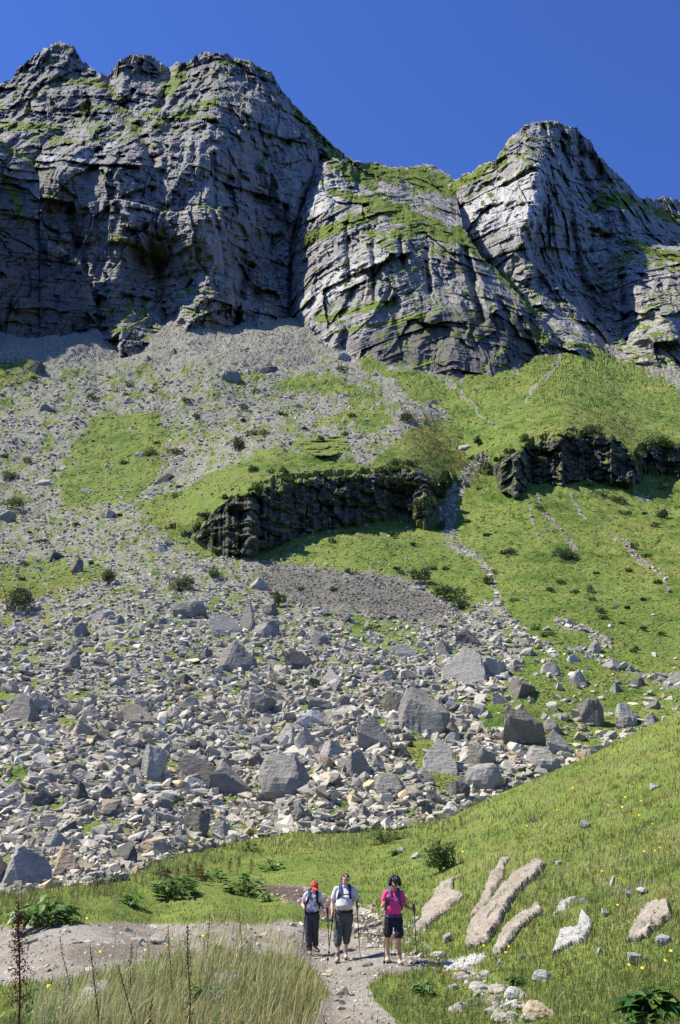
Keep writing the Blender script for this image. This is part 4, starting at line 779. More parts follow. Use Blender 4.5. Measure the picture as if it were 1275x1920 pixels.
BU = [(452, 852, 40, 34, 'dark', 'round dark green bush on the scree beside a pale boulder'), (240, 722, 30, 16, 'olive', ''), (177, 755, 34, 16, 'olive', ''), (287, 728, 20, 12, 'olive', ''), (280, 845, 36, 20, 'olive', ''), (330, 850, 36, 18, 'olive', ''), (484, 818, 52, 20, 'olive', 'wide low olive bush above the scree below the upper boulders'),
      (22, 895, 36, 28, 'green', ''), (25, 956, 46, 24, 'green', 'broad low bush at the left edge, just above a grey boulder'), (14, 1160, 76, 60, 'dark', 'largest dark green bush at the left edge of the slope'), (205, 1102, 40, 34, 'olive', ''), (338, 1108, 46, 36, 'olive', 'loose olive bush on the scree left of the dark fine scree'), (398, 1088, 32, 28, 'green', ''), (524, 1136, 26, 40, 'olive', ''),
      (788, 1090, 34, 36, 'dark', 'dark bush at the upper right corner of the dark fine scree'), (898, 838, 20, 26, 'dark', ''), (1062, 1045, 60, 34, 'dark', 'wide dark bush in the meadow below the right rock band'), (1246, 974, 34, 26, 'dark', 'dark rounded bush near the right edge of the upper meadow'), (1172, 972, 26, 16, 'green', ''), (955, 1032, 34, 18, 'green', ''),
      (845, 1112, 60, 30, 'dark', 'spreading dark bush left of the stony stream gully'), (868, 1136, 44, 22, 'dark', ''), (1010, 960, 26, 12, 'green', ''), (915, 1085, 22, 26, 'green', ''), (1105, 916, 34, 16, 'green', ''), (1162, 938, 34, 18, 'green', ''), (1132, 930, 30, 14, 'green', ''), (768, 792, 40, 26, 'olive', 'olive bush on a dark hummock above the long rock band'), (478, 890, 28, 26, 'green', ''),
      (508, 894, 18, 14, 'green', ''), (328, 938, 18, 16, 'green', ''), (1232, 832, 48, 30, 'green', 'tufted bush on top of the small rock band at the right edge'), (922, 892, 46, 40, 'dark', 'dark bush draping the left end of the right rock band'), (372, 790, 30, 12, 'olive', ''), (600, 828, 20, 18, 'dark', ''), (622, 1030, 16, 14, 'green', ''), (1120, 815, 60, 18, 'dark', 'dark fringe of shrub along the top of the right rock band'),
      (1065, 822, 50, 16, 'green', ''), (1000, 842, 40, 16, 'green', ''), (1025, 878, 22, 22, 'green', ''), (640, 698, 30, 14, 'olive', ''), (660, 785, 18, 16, 'olive', ''), (80, 1004, 30, 12, 'olive', ''), (585, 1290, 24, 14, 'green', ''), (1240, 1190, 14, 10, 'dark', ''), (1110, 1125, 16, 8, 'dark', ''), (655, 1080, 20, 14, 'olive', ''), (752, 1078, 14, 12, 'green', ''),
      (795, 955, 50, 34, 'dark', 'dark shrub below the right end of the long rock band'), (830, 985, 30, 24, 'dark', ''), (925, 1070, 12, 10, 'green', ''), (1030, 1190, 24, 10, 'green', ''), (1190, 905, 24, 14, 'dark', '')]
for x, y, w, h, kd, lab in BU:
    reg = 'upper scree' if (x < 640 and y < 960) else 'lower scree' if x < 640 else 'right meadow slope'
    bush(x, y, w, h, kd, lab or rel('small %s bush' % {'dark': 'dark green', 'olive': 'olive', 'green': 'mid green'}[kd], x, y), 'bushes on the '+reg)
rb = np.random.default_rng(77)
for i in range(26):
    x = rb.uniform(350, 830) if i < 15 else rb.uniform(920, 1275); tp = BANDS[0][0] if i < 15 else BANDS[1][0]; y = pl(tp, x)+rb.uniform(-4, 10)+(rb.uniform(0, 50) if i % 3 == 0 else 0)
    bush(x, y, rb.uniform(22, 50), rb.uniform(12, 24), ['dark', 'olive', 'green'][i % 3], rel('%s shrub hanging over the rock edge' % ['dark', 'olive', 'green'][i % 3], x, y), 'shrubs along the rock edges', n=700)
i = 0
while i < 60:
    x = rb.uniform(680, 1275) if i < 34 else rb.uniform(0, 660); y = rb.uniform(900, 1230) if i < 34 else rb.uniform(690, 1130); a_ = np.array([x]), np.array([y])
    if band_terms(*a_)[1][0] > 0 or (i < 34 and slope_masks(*a_)[0][0] < .6) or y > pl(CREST, x)-60: continue
    w = rb.uniform(10, 24); kd = ['green', 'dark', 'olive', 'green'][i % 4]; i += 1
    bush(x, y, w, w*rb.uniform(.45, .9), kd, rel('tiny %s bush' % {'dark': 'dark green', 'olive': 'olive', 'green': 'mid green'}[kd], x, y), 'tiny bushes dotted over the slope', n=240)
for x, y, w, h, lab in [(770, 925, 90, 62, 'thick dark dwarf pine covering the right end of the long rock band'), (715, 915, 56, 40, 'dark dwarf pine hanging over the long rock band, left of the thickest one'), (820, 930, 36, 40, 'dark dwarf pine at the far right tip of the long rock band'), (655, 905, 40, 16, 'low dark dwarf pine on the lip of the long rock band')]:
    bush(x, y, w, h, 'dark', lab, 'dwarf pines on the rock band', name='dwarf_pine', n=5200, lsf=1.5)
bush(826, 1636, 56, 66, 'green', 'leafy upright shrub standing alone on the near bank', None, fn=near_pt, n=1500, parts=True, lsf=1.2)
# small spruces on the ledges of the left wall
def spruce(px, py, w, h, label):
    d = float(D1(np.array([px]), np.array([py]))[0])*.985; p = unproj(px, py, d); ax = p[1]/FPX*1.2; W, H = w*ax*.5, h*ax
    r = np.random.default_rng(int(px)); root = empty('spruce', p); tag(root, label, 'tree', 'spruces on the left wall')
    n = 420; t = r.random(n)**.8; a = r.uniform(0, 6.283, n); rad = W*(1-t)*(.35+.65*r.random(n))*(1+.3*np.sin(t*40)); z = H*t
    c = np.stack([rad*np.cos(a), rad*np.sin(a), z], 1); o = np.stack([np.cos(a), np.sin(a), -.4+0*a], 1)*W*.32; s = np.stack([-np.sin(a), np.cos(a), 0*a], 1)*W*.14
    V = np.stack([c-s, c+s, c+o], 1).reshape(-1, 3); mesh('crown', V, [np.arange(n*3).reshape(-1, 3)], M_LEAF, parent=root, attrs={'col': np.repeat(np.array(GREENS['dark'])[r.integers(0, 3, n)], 3, 0)})
    V, F = tube([(0, 0, -.1*H), (0, 0, H*.9)], [W*.1, W*.02], 5); mesh('trunk', V, [F], M_BARK, parent=root)
spruce(52, 214, 16, 32, 'lower dark spruce on the ledge at the far left of the rock wall'); spruce(64, 182, 14, 24, 'upper dark spruce on the pale shelf at the far left of the rock wall'); spruce(162, 206, 22, 26, 'bushy dark spruce clump on the wall below the leftmost summit'); spruce(98, 196, 12, 10, 'tiny dark spruce between the left pair and the bushy clump')

def blades(name, px, py, fn, height, width, cols, mat, lean=.35, seed=3, label='', cat='grass', minpx=.55, wind=(.15, -.05)):
    n = len(px); r = np.random.default_rng(seed); p = fn(px, py); ax = p[:, 1]/FPX
    h = height*r.uniform(.55, 1.25, n); w = np.maximum(width*r.uniform(.7, 1.3, n), minpx*ax)
    a = r.uniform(0, 6.283, n); side = np.stack([np.cos(a), np.sin(a), 0*a], 1)*w[:, None]
    b = r.uniform(0, 6.283, n); ln = r.normal(0, lean, n)*h; tip = np.stack([np.cos(b)*ln+wind[0]*h, np.sin(b)*ln+wind[1]*h, h*(1-.25*np.abs(ln/h))], 1)
    mid = tip*np.array([.35, .35, .55]); base = p-np.array([0, 0, .02])
    V = np.stack([base-side, base+side, base+mid+side*.8, base+mid-side*.8, base+tip], 1).reshape(-1, 3)
    i = np.arange(n)[:, None]*5; F4 = i+np.array([[0, 1, 2, 3]]); F3 = i+np.array([[3, 2, 4]])
    o = mesh(name, V, [F4, F3], mat, attrs={'col': np.repeat(cols, 5, 0)}); return tag(o, label, cat, kind='stuff')
def gcols(n, px, py, r, straw):
    base = np.array([[.12, .175, .034], [.165, .21, .052], [.21, .235, .08], [.08, .12, .025]])[r.integers(0, 4, n)]
    s = np.array([[.38, .34, .17], [.44, .40, .23], [.30, .29, .12]])[r.integers(0, 3, n)]
    m = (r.random(n) < straw)[:, None]; return np.where(m, s, base)*r.uniform(.75, 1.25, (n, 1))
r0 = np.random.default_rng(21)
n = 440000
px = r0.uniform(-220, 1640, n); py = r0.uniform(1190, 2050, n); cr = pl(CREST, px)
pmk = pathmask(px, py); tn = fbm(px/22, py/12, px*0+9, 4, .6)
keep = (py > cr-1) & (r0.random(n) < np.maximum(1-pmk, .5*(fbm(px/10, py/5, px*0+81, 3, .6) > .28))*np.clip(.75+.8*tn, .25, 1)) & ~((ldist(px, py, [(860, 1822), (920, 1860), (980, 1920)]) < 30) & (r0.random(n) < .6))
for q in ([(872, 1776), (884, 1736), (916, 1704), (934, 1676), (960, 1640), (1006, 1614), (1025, 1619), (968, 1682), (942, 1732), (916, 1770)], [(778, 1748), (800, 1703), (832, 1655), (856, 1644), (868, 1680), (828, 1716), (790, 1752)], [(926, 1789), (952, 1740), (1010, 1698), (1018, 1713), (946, 1784)]):
    keep &= sdf(px, py, q) < 2+7*fbm(px/9, py/9, px*0+71, 3)+r0.random(n)*3
px, py, tn = px[keep], py[keep], tn[keep]; n = len(px)
d_ = DN(px, py)
hill = sstep(740, 900, px)*sstep(1790, 1700, py); flatm = sstep(700, 600, px)*sstep(1740, 1700, py)*sstep(1600, 1640, py)
tq = sstep(.05, .5, fbm(px/11, py/8, px*0+19, 3, .6)+.1)
hh = (.09+.10*np.clip(tn+.3, 0, 1)+.16*hill*tq*np.clip(tn+.6, 0, 1.2)+.08*tq)*(1-.45*flatm)
mound = sstep(30, 0, -sdf(px, py, [(140, 1860), (250, 1815), (340, 1765), (430, 1730), (520, 1745), (565, 1800), (600, 1860), (560, 1960), (100, 1990)]))
hh = hh+.05*mound
straw = np.clip(.12+.7*hill*sstep(-.1, .3, fbm(px/90, py/50, px*0+4, 4, .6)+.05)+.5*mound*sstep(-.3, .2, tn)+.25*sstep(1620, 1560, py)*(px < 800), 0, .75)
gc = gcols(n, px, py, r0, straw)*(1-.38*sstep(.05, .35, fbm(px/34, py/20, px*0+41, 4, .6)))[:, None]
warm = np.clip(sstep(-.15, .3, fbm(px/60, py/28, px*0+61, 4, .6)+.25*sstep(1680, 1480, py)-.12), 0, 1)[:, None]; gc = gc*(1-warm+warm*np.array([1.22, .99, .85]))
blades('grass', px, py, near_pt, hh, .0035, gc, M_BLADE, .45, 5, 'green and straw-coloured grass covering the near meadow and bank', 'grass')
print('blades', n)
n = 13000; px = r0.uniform(-20, 620, n); py = r0.uniform(1740, 2000, n)
keep = (sdf(px, py, [(60, 1900), (180, 1850), (300, 1780), (370, 1740), (430, 1722), (500, 1738), (570, 1810), (610, 1870), (590, 2000), (40, 2000)]) > 0) & (fbm(px/13, py/10, px*0, 3) > .02); px, py = px[keep], py[keep]; n = len(px)
sc_ = np.array([[.52, .45, .23], [.64, .56, .33], [.42, .38, .16], [.20, .29, .07]])[r0.integers(0, 4, n)]*r0.uniform(.75, 1.25, (n, 1))
th = .66*r0.uniform(.3, 1.15, n)*(.75+.5*fbm(px/25, py/25, px*0+2, 2))
blades('tall_grass', px, py, near_pt, th, .0024, sc_, M_BLADE, .36, 6, 'tall straw-coloured grass stalks on the mound beside the track', 'tall grass')
n = 7000; px = r0.uniform(-100, 900, n); py = pl(CREST, px)+r0.uniform(-6, 34, n); k2 = (fbm(px/12, py/9, px*0+3, 3) > .0) & (pathmask(px, py) < .1); px, py = px[k2], py[k2]; n = len(px)
sc_ = np.array([[.30, .27, .13], [.20, .21, .07], [.12, .15, .04]])[r0.integers(0, 3, n)]*r0.uniform(.8, 1.2, (n, 1))
blades('tall_grass', px, py, near_pt, .42*r0.uniform(.5, 1.1, n), .004, sc_, M_BLADE, .3, 7, 'rough pale grass fringe along the foot of the boulder field', 'tall grass')
# low broad herbs among the near grass
n = 30000; px = r0.uniform(-40, 1320, n); py = r0.uniform(1400, 1960, n); k2 = (py > pl(CREST, px)+4) & (pathmask(px, py) < .2) & (fbm(px/20, py/13, px*0+51, 3, .6) > .12); px, py = px[k2], py[k2]; n = len(px)
p = near_pt(px, py); ax = p[:, 1]/FPX; L = np.maximum(r0.uniform(.02, .045, n), 1.2*ax); a = r0.uniform(0, 6.283, n); q = np.stack([np.cos(a), np.sin(a), r0.uniform(-.1, .5, n)], 1)*L[:, None]; q2 = np.stack([-np.sin(a), np.cos(a), r0.uniform(-.3, .3, n)], 1)*L[:, None]*.55; p[:, 2] += r0.uniform(.05, .17, n)
V = np.stack([p-q, p+q2, p+q, p-q2], 1).reshape(-1, 3); C = np.array([[.07, .15, .03], [.10, .19, .04], [.05, .11, .025], [.15, .20, .05]])[r0.integers(0, 4, n)]*r0.uniform(.75, 1.25, (n, 1))
tag(mesh('herbs', V, [np.arange(n*4).reshape(-1, 4)], M_LEAF, attrs={'col': np.repeat(C, 4, 0)}), 'small broad-leaved herbs growing through the near grass', 'herbs', kind='stuff')
# ground cover of the far meadow: low tufts
n = 90000; px = r0.uniform(-100, 1400, n); py = r0.uniform(640, 1560, n); g, dk, red, ol = slope_masks(px, py); sh, fc = band_terms(px, py)
keep = (g > .55) & (fc < .3) & (py > pl(BASE, px)+4) & (py < pl(CREST, px)+8) & (fbm(px/14, py/9, px*0+12, 4, .65) > .0); px, py = px[keep], py[keep]; n = len(px)
p = slope_pt(px, py); ax = p[:, 1]/FPX; s_ = ax*r0.uniform(1.6, 4.2, n); a = r0.uniform(0, 6.283, n); q = np.stack([np.cos(a), np.sin(a), 0*a], 1)*s_[:, None]; q2 = np.stack([-np.sin(a), np.cos(a), 0*a], 1)*s_[:, None]*.8; upv = np.array([0, 0, 1])*s_[:, None]*r0.uniform(.15, .5, (n, 1))
V = np.stack([p-q-q2*.5, p+q-q2*.5, p+q2, p+upv], 1).reshape(-1, 3); i = np.arange(n)[:, None]*4
F = np.concatenate([i+np.array([[0, 1, 3]]), i+np.array([[1, 2, 3]]), i+np.array([[2, 0, 3]])])
mx = fbm(px/30, py/18, px*0+5, 4, .6)[:, None]; C = (np.array([[.075, .125, .018]])*(1-sstep(-.3, .4, mx))+np.array([[.15, .165, .035]])*sstep(-.3, .4, mx))*r0.uniform(.65, 1.25, (n, 1))
tag(mesh('ground_cover', V, [F], M_BLADE, attrs={'col': np.repeat(C, 4, 0)}), 'low tufts and herbs of the green meadow slope', 'ground cover', kind='stuff')

# broad-leaved dock plants
M_DOCK = attr_mat('dock_leaf', .45, trans=.25, spec=.4)
def dock(px, py, w, h, label, nl=None):
    p = near_pt(np.array([float(px)]), np.array([float(py)]))[0]; ax = p[1]/FPX*1.03; W, H = w*ax*.5, h*ax; r = np.random.default_rng(int(px*3+py))
    root = empty('dock_plant', p); tag(root, label, 'plant', 'broad-leaved docks around the track'); n = nl or int(np.clip(w*h/28, 26, 130))
    Vs, Fs, Cs, St, o = [], [], [], [], 0
    for k in range(n):
        a = r.uniform(0, 6.283); q = math.sqrt(r.random()); c = np.array([W*q*math.cos(a), W*.8*q*math.sin(a), H*r.uniform(.25, 1.0)*(1-.45*q)]); L = r.uniform(.10, .19)*min(1.2, max(.6, H/.4)); wd = L*r.uniform(.38, .5)
        d = np.array([math.cos(a), math.sin(a), r.uniform(-.5, .45)]); d /= np.linalg.norm(d); s = np.cross(d, (r.normal(0, .3), r.normal(0, .3), 1)); s /= np.linalg.norm(s); nn = np.cross(s, d)
        tt = np.array([0, .25, .6, 1.0]); ww = np.array([.35, 1, .85, .05])*wd; rows = []
        for t, wv in zip(tt, ww):
            m_ = c+d*L*(t-.3)*1.6-nn*L*.5*(t-.3)**2; rows += [m_-s*wv+nn*wv*.25, m_, m_+s*wv+nn*wv*.25]
        Vs.append(np.array(rows)); f = []
        for i in range(3): f += [[i*3, i*3+1, i*3+4, i*3+3], [i*3+1, i*3+2, i*3+5, i*3+4]]
        Fs.append(np.array(f)+o); o += 12; col = np.array([(.045, .13, .022), (.07, .17, .03), (.035, .09, .02), (.11, .19, .04)][r.integers(0, 4)])*r.uniform(.8, 1.2); Cs.append(np.repeat(col[None], 12, 0))
        St.append(tube([(c[0]*.2, c[1]*.2, -.03), (c[0]*.7, c[1]*.7, c[2]*.7), tuple(c-d*L*.45)], [.006, .005, .004], 4))
    mesh('leaves', np.concatenate(Vs), [np.concatenate(Fs)], M_DOCK, parent=root, attrs={'col': np.concatenate(Cs)}, smooth=True)
    V, F = merge(St); mesh('stems', V, [F], M_STALKG, parent=root); return root
M_STALKG = flat_mat('green_stalk', (.10, .14, .04), .7, .3, 30); M_RUST = attr_mat('dry_dock', .9)
for x, y, w, h, lab in [(325, 1678, 78, 40, 'large broad-leaved dock clump left of the hikers above the gravel track'), (80, 1738, 105, 50, 'widest dark green dock clump at the left edge of the track'), (458, 1678, 70, 34, 'dock clump in the meadow nearest the woman in the cap'), (248, 1702, 36, 24, 'small dock clump between the two large ones'),
      (722, 1582, 60, 30, 'dock clump on the meadow above the three hikers'), (738, 1602, 26, 16, 'small dock below the clump above the hikers'), (508, 1628, 44, 20, 'low dock patch at the edge of the boulder field'), (500, 1690, 34, 18, 'small dock on the grass left of the capped woman'), (390, 1648, 60, 22, 'loose dock patch behind the large clump'), (300, 1640, 30, 18, 'dock at the edge of the rocks behind the large clump'),
      (468, 1598, 34, 16, 'tiny dock among grass at the rock edge'), (795, 1862, 36, 26, 'bright green dock on the grass between track and stones'), (1228, 1918, 96, 56, 'bright dock with large leaves in the bottom right corner'), (968, 1850, 30, 18, 'small dock beside the flat stones'), (408, 1790, 26, 18, 'dock hidden in the tall grass mound'), (385, 1880, 44, 30, 'dock at the bottom among the tall grass')]:
    dock(x, y, w, h, lab)
def seed_stalk(x0, y0, x1, y1, dens, col, label, wd=1.0, sz=1.0, group='dry dock stalks in the foreground'):
    """dry dock: foot at photo x0,y0, top at x1,y1"""
    p = near_pt(np.array([float(x0)]), np.array([float(y0)]))[0]; top = unproj(x1, y1, p[1]*.99)-p; r = np.random.default_rng(int(x0*5+y1)); H = np.linalg.norm(top); root = empty('dry_dock', p); tag(root, label, 'plant', group)
    ts = np.linspace(0, 1, 9); side = np.array([r.normal(0, .02), 0, 0])*H
    ax_ = [top*t+side*math.sin(t*5)+np.array([0, 0, 0]) for t in ts]; V, F = tube(ax_, np.linspace(.006, .0025, 9)*wd, 5)
    mesh('stalk', V, [F], M_RUST, parent=root, attrs={'col': np.repeat(np.array([col])*.7, len(V), 0)})
    n = max(150, int(dens*H*500)); t = np.clip(r.beta(2.2, 1.6, n), .3, 1); c = np.array([np.interp(t, ts, [q[i] for q in ax_]) for i in range(3)]).T+r.normal(0, .012*wd*sz, (n, 3))*(1.25-t[:, None])*2
    a = r.normal(size=(n, 3)); a /= np.linalg.norm(a, axis=1)[:, None]; b = np.cross(a, r.normal(size=(n, 3))); b /= np.linalg.norm(b, axis=1)[:, None]; s = .0065*sz
    V = np.stack([c-a*s, c+b*s*.7, c+a*s, c-b*s*.7], 1).reshape(-1, 3); C = np.repeat(np.array([col])*r.uniform(.6, 1.4, (n, 1)), 4, 0); mesh('seed_head', V, [np.arange(n*4).reshape(-1, 4)], M_RUST, parent=root, attrs={'col': C})
RU = (.13, .055, .03); BR = (.16, .11, .06); ST_ = (.42, .36, .22)
for a in [(30, 1990, 38, 1688, 2.2, RU, 'tall thick rust-brown dock stalk at the left edge of the foreground', 1.6, 1.4), (192, 1985, 168, 1772, .5, RU, 'bent rust-brown stalk right of the tallest one'), (262, 1985, 222, 1808, .5, RU, 'leaning dark brown stalk in the middle of the tall grass', 1.2), (130, 1900, 118, 1755, .25, BR, 'thin brown stalk with a small head above the track'),
          (345, 1985, 359, 1732, .8, RU, 'tall forked rust-brown stalk in the centre of the tall grass', 1.2, 1.1), (212, 1800, 222, 1664, .5, ST_, 'pale feathery spike standing against the gravel track'), (322, 1900, 317, 1738, .5, RU, 'rusty stalk just left of the forked one'), (388, 1860, 391, 1712, .6, BR, 'brown stalk right of the forked one'), (246, 1880, 245, 1768, .8, BR, 'short brown stalk between the leaning and the rusty one'),
          (450, 1820, 452, 1705, .6, BR, 'brown stalk on top of the grass mound'), (118, 1960, 120, 1830, .3, ST_, 'thin straw stalk in the lower left grass'), (425, 1960, 418, 1850, .4, ST_, 'straw stalk near the bottom centre'), (272, 1990, 285, 1870, .3, RU, 'rusty stem behind the broken white rock'), (1160, 1900, 1150, 1858, .4, RU, 'short rusty stalk in the bottom right corner')]:
    seed_stalk(*a)
for i, x in enumerate([300, 312, 332, 352, 365, 378, 430, 445, 472, 182, 715, 730]):
    y = 1655 if x < 400 else 1640 if x < 500 else 1585; y = 1672 if x == 182 else y
    seed_stalk(x, y, x+rng.uniform(-3, 3), y-rng.uniform(26, 44), 1.3, RU if i % 2 else BR, rel('reddish dry dock stalk' if i % 2 else 'brown dry dock stalk', x, y-20), 2.0, 2.4, 'dry dock stalks at the rock edge')
# yellow flowers
M_YEL = flat_mat('yellow_petal', (.75, .55, .02), .6, .15, 30)
def flower_mesh():
    V, F = [(0, 0, .012)], []
    for k in range(12):
        a = k*math.pi/6; V += [(math.cos(a)*.028*(1 if k % 2 else .72), math.sin(a)*.028*(1 if k % 2 else .72), 0.004)]
    for k in range(12): F.append((0, 1+k, 1+(k+1) % 12))
    return mesh('petals', V, [np.array(F)], M_YEL, link=False)
FM = flower_mesh(); V, F = tube([(0, 0, -.2), (0.005, 0, -.1), (0, 0, .003)], [.003, .0025, .002], 4); FS = mesh('stem', V, [F], M_STALKG, link=False)
for x, y in [(989, 1553), (1142, 1513), (1173, 1493), (1189, 1472), (1199, 1531), (1225, 1550), (1210, 1606), (1230, 1606), (1168, 1519), (1045, 1523), (1203, 1506), (908, 1784), (955, 1785), (949, 1797), (1184, 1851), (1209, 1857), (1262, 1815), (1252, 1838), (1240, 1600), (321, 1771), (271, 1795), (379, 1788), (185, 1820), (312, 1786), (162, 1730), (1075, 1480), (868, 1600), (1160, 1710), (85, 1915), (1130, 1640)]:
    p = near_pt(np.array([float(x)]), np.array([float(y)+6]))[0]; ax = p[1]/FPX; root = empty('flower', p+np.array([0, 0, .17 if p[1] > 16 else .3])); s = max(1.0, 2.4*ax/.028); root.scale = (s, s, 1.0)
    where = 'on the mound left of the track' if x < 640 else 'high on the grassy bank' if y < 1700 else 'low on the grassy bank'
    tag(root, rel('small yellow flower', x, y), 'flower', 'yellow flowers '+where); root.rotation_euler = (R(35), rng.normal(0, .2), 0)
    for nm, m_ in (('petals', FM), ('stem', FS)):
        o = bpy.data.objects.new(nm, m_); COL.objects.link(o); o.parent = root
# ================================================================== THE HIKERS
def sk(name, col, rough=.75, var=.15, sc=14, bump=.003): return flat_mat(name, col, rough, var, sc, .3, bump)
M_SKIN = sk('skin', (.66, .38, .26), .55, .10, 20, .001); M_SKIN2 = sk('tanned_skin', (.52, .27, .16), .55, .1, 20, .001)
M_BLACK = sk('black_nylon', (.018, .018, .022)); M_NAVY = sk('navy_nylon', (.03, .03, .13)); M_PURP = sk('purple_nylon', (.10, .06, .14)); M_METAL = sk('pole_metal', (.10, .09, .09), .35)
M_HAIRB = sk('black_hair', (.012, .011, .012), .5, .3, 60, .01); M_HAIRG = sk('dark_grey_hair', (.05, .042, .036), .6, .4, 60, .008)
def icov(sub):
    bm = bmesh.new(); bmesh.ops.create_icosphere(bm, subdivisions=sub, radius=1); V = np.array([v.co for v in bm.verts]); F = np.array([[v.index for v in f.verts] for f in bm.faces]); bm.free(); return V, F
_IV, _IF = icov(3)
def ell(c, r, rot=(0, 0, 0)):
    M = np.array(Euler([R(a) for a in rot]).to_matrix()); return (_IV*np.array(r))@M.T+np.array(c), _IF
def capsule(p0, p1, r0, r1, flat=(1, 1)):
    """tapered limb segment, closed, round at both ends"""
    p0, p1 = np.array(p0, float), np.array(p1, float); d = p1-p0; L = np.linalg.norm(d)+1e-9; d /= L
    ref = np.array([1., 0, 0]) if abs(d[0]) < .8 else np.array([0, 1., 0]); B = np.cross(d, ref); B /= np.linalg.norm(B); A = np.cross(B, d)
    t = [(-1, .02), (-.8, .6), (-.5, .87), (0, 1)]; rows = [(p0+d*a*r0, r0*b) for a, b in t]+[(p0+d*L*q, r0+(r1-r0)*q) for q in (.25, .5, .75)]+[(p1-d*a*r1, r1*b) for a, b in reversed(t)]
    an = np.linspace(0, 2*math.pi, 14, endpoint=False); V = np.concatenate([c+r*(np.cos(an)[:, None]*A*flat[0]+np.sin(an)[:, None]*B*flat[1]) for c, r in rows])
    m = len(rows); i = np.arange(m-1)[:, None]*14; j = np.arange(14)[None]; Q = np.stack([i+j, i+(j+1) % 14, i+14+(j+1) % 14, i+14+j], -1).reshape(-1, 4)
    F = np.concatenate([Q[:, [0, 1, 2]], Q[:, [0, 2, 3]]]); c0, c1 = len(V), len(V)+1; V = np.concatenate([V, [rows[0][0], rows[-1][0]]])
    j = np.arange(14); F = np.concatenate([F, np.stack([j*0+c0, (j+1) % 14, j], 1), np.stack([j*0+c1, (m-1)*14+j, (m-1)*14+(j+1) % 14], 1)]); return V, F
def loft(rings):
    """closed trunk of elliptic rings (centre, half width, half depth[, power])"""
    an = np.linspace(0, 2*math.pi, 28, endpoint=False); rows = []
    for c, rx, ry in rings:
        rows.append(np.array(c)+np.stack([np.sign(np.cos(an))*np.abs(np.cos(an))**.85*rx, np.sign(np.sin(an))*np.abs(np.sin(an))**.85*ry, 0*an], 1))
    V = np.concatenate(rows); m = len(rows); i = np.arange(m-1)[:, None]*28; j = np.arange(28)[None]; Q = np.stack([i+j, i+(j+1) % 28, i+28+(j+1) % 28, i+28+j], -1).reshape(-1, 4)
    F = np.concatenate([Q[:, [0, 1, 2]], Q[:, [0, 2, 3]]]); c0, c1 = len(V), len(V)+1; V = np.concatenate([V, [np.array(rings[0][0]), np.array(rings[-1][0])]])
    j = np.arange(28); F = np.concatenate([F, np.stack([j*0+c0, (j+1) % 28, j], 1), np.stack([j*0+c1, (m-1)*28+j, (m-1)*28+(j+1) % 28], 1)]); return V, F
def fuse(name, parts, mat, parent, voxel=.008, smooth=4, wrinkle=0.0, wsc=14, attrs=None, cut=None):
    """melt overlapping closed shapes into ONE continuous surface"""
    V, F = merge(parts); o = mesh(name, V, [F], mat)
    bm = bmesh.new(); bm.from_mesh(o.data); bmesh.ops.recalc_face_normals(bm, faces=bm.faces); bm.to_mesh(o.data); bm.free()
    md = o.modifiers.new('r', 'REMESH'); md.mode = 'VOXEL'; md.voxel_size = voxel; md.use_smooth_shade = True
    if smooth: m2 = o.modifiers.new('s', 'SMOOTH'); m2.iterations = smooth; m2.factor = .5
    dg = bpy.context.evaluated_depsgraph_get(); dg.update(); me = bpy.data.meshes.new_from_object(o.evaluated_get(dg)); o.modifiers.clear(); old = o.data; o.data = me; bpy.data.meshes.remove(old)
    me.name = name
    n = len(me.vertices); co = np.empty(n*3, np.float32); me.vertices.foreach_get('co', co); co = co.reshape(-1, 3)
    if wrinkle:
        no = np.empty(n*3, np.float32); me.vertices.foreach_get('normal', no); no = no.reshape(-1, 3)
        k = fbm(co[:, 0]*wsc, co[:, 1]*wsc, co[:, 2]*wsc*.8, 3, .5, True)-.3; co = co+no*(k*wrinkle)[:, None]; me.vertices.foreach_set('co', co.astype(np.float32).ravel())
    me.polygons.foreach_set('use_smooth', np.ones(len(me.polygons), bool)); me.update(); o.parent = parent
    if not me.materials: me.materials.append(mat)
    return o
def hand(wrist, knuckle, side, curl=True):
    """palm, four fingers bent round a grip and a thumb; wrist -> knuckle gives its direction"""
    w, k = np.array(wrist, float), np.array(knuckle, float); d = k-w; d /= np.linalg.norm(d); s = np.array([0, 0, 1.]); s = s-d*(s@d)
    if np.linalg.norm(s) < .3: s = np.array([0, -1., 0])-d*(-d[1])
    s /= np.linalg.norm(s); n = np.cross(d, s)*side; P = [capsule(w, w+d*.06, .026, .030, (.75, 1.15)), capsule(w+d*.02, w+d*.075, .026, .030, (.7, 1.2))]
    for i, L in enumerate((.072, .080, .076, .060)):
        b = w+d*.082+s*(.030-.020*i); m = b+d*L*.35+n*L*.22; t = m-d*L*.10+n*L*.42; e = t-d*L*.42+n*L*.05
        P += [capsule(b, m, .0095, .0090), capsule(m, t, .0090, .0085), capsule(t, e, .0085, .0075)]
    b = w+d*.03+s*.032; m = b+d*.022+s*.018+n*.022; e = m+d*.02+n*.030-s*.006; P += [capsule(b, m, .012, .0105), capsule(m, e, .0105, .009)]; return P
